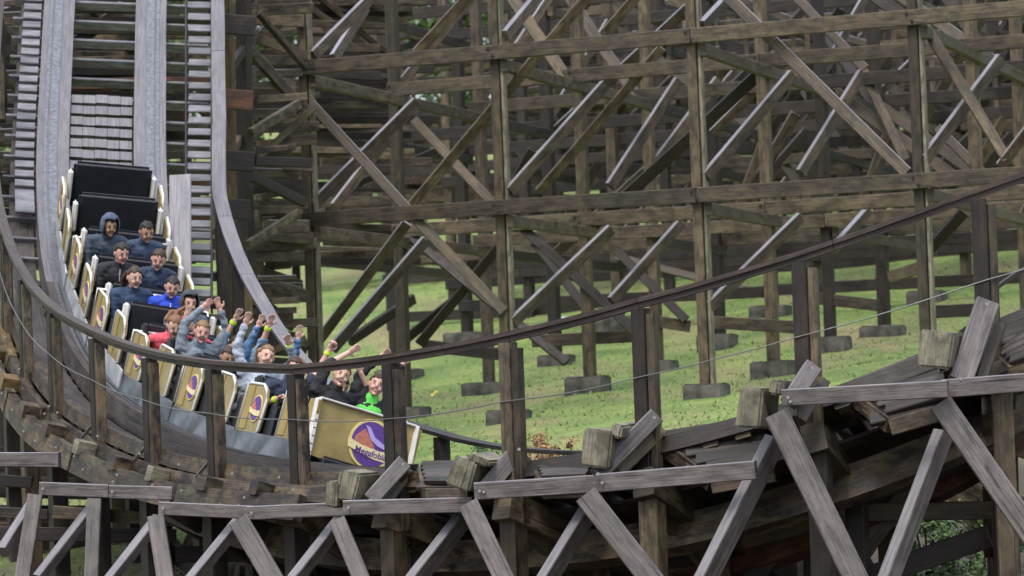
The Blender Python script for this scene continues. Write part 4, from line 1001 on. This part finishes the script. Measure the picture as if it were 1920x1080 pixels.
crowns = [leaves(5200, 3.4, 3.4, 4.5, .17, q) for q in range(3)]
for m_ in crowns: m_.materials.append(M_LEAF)
TD = ['far left', 'left of centre, tallest', 'behind the left planks', 'centre left, narrow', 'centre', 'right of centre, broad', 'centre right, low', 'right, leaning', 'far right', 'farther back on the left', 'farther back in the middle', 'farther back on the right']
for i in range(12):
    px = -60+i*205 if i < 9 else (300, 900, 1600)[i-9]
    D = (118+((i*37) % 14)) if i < 9 else 150+i
    p = P(px, 500, D); z = gz(p.x, p.y); hgt = random.uniform(5.0, 7.0) if i < 9 else random.uniform(7, 9)
    T = thing('leafy_tree', f'green tree on the rise behind the trestle, {TD[i]}', 'tree', (p.x, p.y, z), 'trees behind the trestle')
    c = link('crown', crowns[i % 3], M_LEAF, T, Matrix.Translation((0, 0, hgt)) @ Matrix.Diagonal((random.uniform(.8, 1.25), 1, random.uniform(.8, 1.15), 1)) @ Matrix.Rotation(i, 4, 'Z'))
    tk = tube('trunk', [Vector((0, 0, -.3)), Vector((.1, 0, hgt*.5)), Vector((0, .1, hgt+2))], [.26, .18, .06], M_BARK, None); tk.parent = T
def shrub(x, y, D, w_, h_, lab, mat, n, size, seed):
    p = P(x, y, D); p.z = gz(p.x, p.y)
    T = thing('shrub', lab, 'shrub', p)
    me = leaves(n, w_, w_, h_, size, seed); link('foliage', me, mat, T, Matrix.Translation((0, 0, h_)))
    for q in range(4):
        a = q*1.7; tk = tube('stem', [Vector((0, 0, -.1)), Vector((.3*w_*math.cos(a), .3*w_*math.sin(a), h_)), Vector((.6*w_*math.cos(a), .6*w_*math.sin(a), h_*1.7))], [.014, .010, .004], M_BARK, None); tk.parent = T
shrub(1740, 1010, 38.5, .40, .45, 'leafy green shrub under the right hand supports, between two grey braces', M_SHRUB, 2200, .035, 21)
shrub(1850, 1050, 38.0, .45, .40, 'darker low shrub at the bottom right corner behind a brown post', M_SHRUB, 2000, .03, 22)
shrub(1560, 1090, 39.5, .4, .35, 'small green shrub low between the braces, left of the leafy one', M_SHRUB, 1200, .03, 25)
shrub(1010, 800, 45.0, .32, .42, 'rusty red dried shrub beside the low inner handrail', M_DRY, 1500, .028, 23)
shrub(935, 800, 45.5, .28, .34, 'small green and straw shrub left of the dried red one', M_SHRUB, 1000, .026, 24)
shrub(1130, 810, 44.5, .22, .26, 'pale dried low shrub right of the rusty red one', M_DRY, 900, .024, 26)
p = ground_at(1058, 606)
bm = bmesh.new(); bmesh.ops.create_icosphere(bm, subdivisions=3, radius=1)
for v in bm.verts: v.co *= 1+.2*noise.noise(v.co*2); v.co = Vector((v.co.x*.19, v.co.y*.15, v.co.z*.09))
me = bpy.data.meshes.new('rock'); bm.to_mesh(me); bm.free(); o = link('pale_rock', me, M_ROCK); o.location = p+Z*.04; tag(o, 'flat white stone lying on the grass among the footings', 'rock')
p = ground_at(815, 742); bm = bmesh.new(); bmesh.ops.create_grid(bm, x_segments=6, y_segments=4, size=1)
for v in bm.verts: v.co = Vector((v.co.x*.07, v.co.y*.04, .02+.02*math.sin(v.co.x*3)))
bmesh.ops.solidify(bm, geom=list(bm.faces), thickness=.004)
me = bpy.data.meshes.new('l'); bm.to_mesh(me); bm.free(); o = link('yellow_scrap', me, M_YEL); o.location = p+Z*.03; o.rotation_euler = (.5, -.4, 0); tag(o, 'small yellow scrap lying on the grass above a footing', 'litter')
p = face(1096, 389, 1.2); bm = bmesh.new(); bmesh.ops.create_cone(bm, cap_ends=True, segments=20, radius1=.08, radius2=.05, depth=.07); bmesh.ops.create_cone(bm, cap_ends=True, segments=20, radius1=.10, radius2=.10, depth=.02, matrix=Matrix.Translation((0, 0, -.045)))
me = bpy.data.meshes.new('c'); bm.to_mesh(me); bm.free(); o = link('red_cap', me, M_RED); o.location = p; tag(o, 'small red cap caught on a ledger in the middle of the trestle', 'cap')
print('OBJ', len(bpy.data.objects))
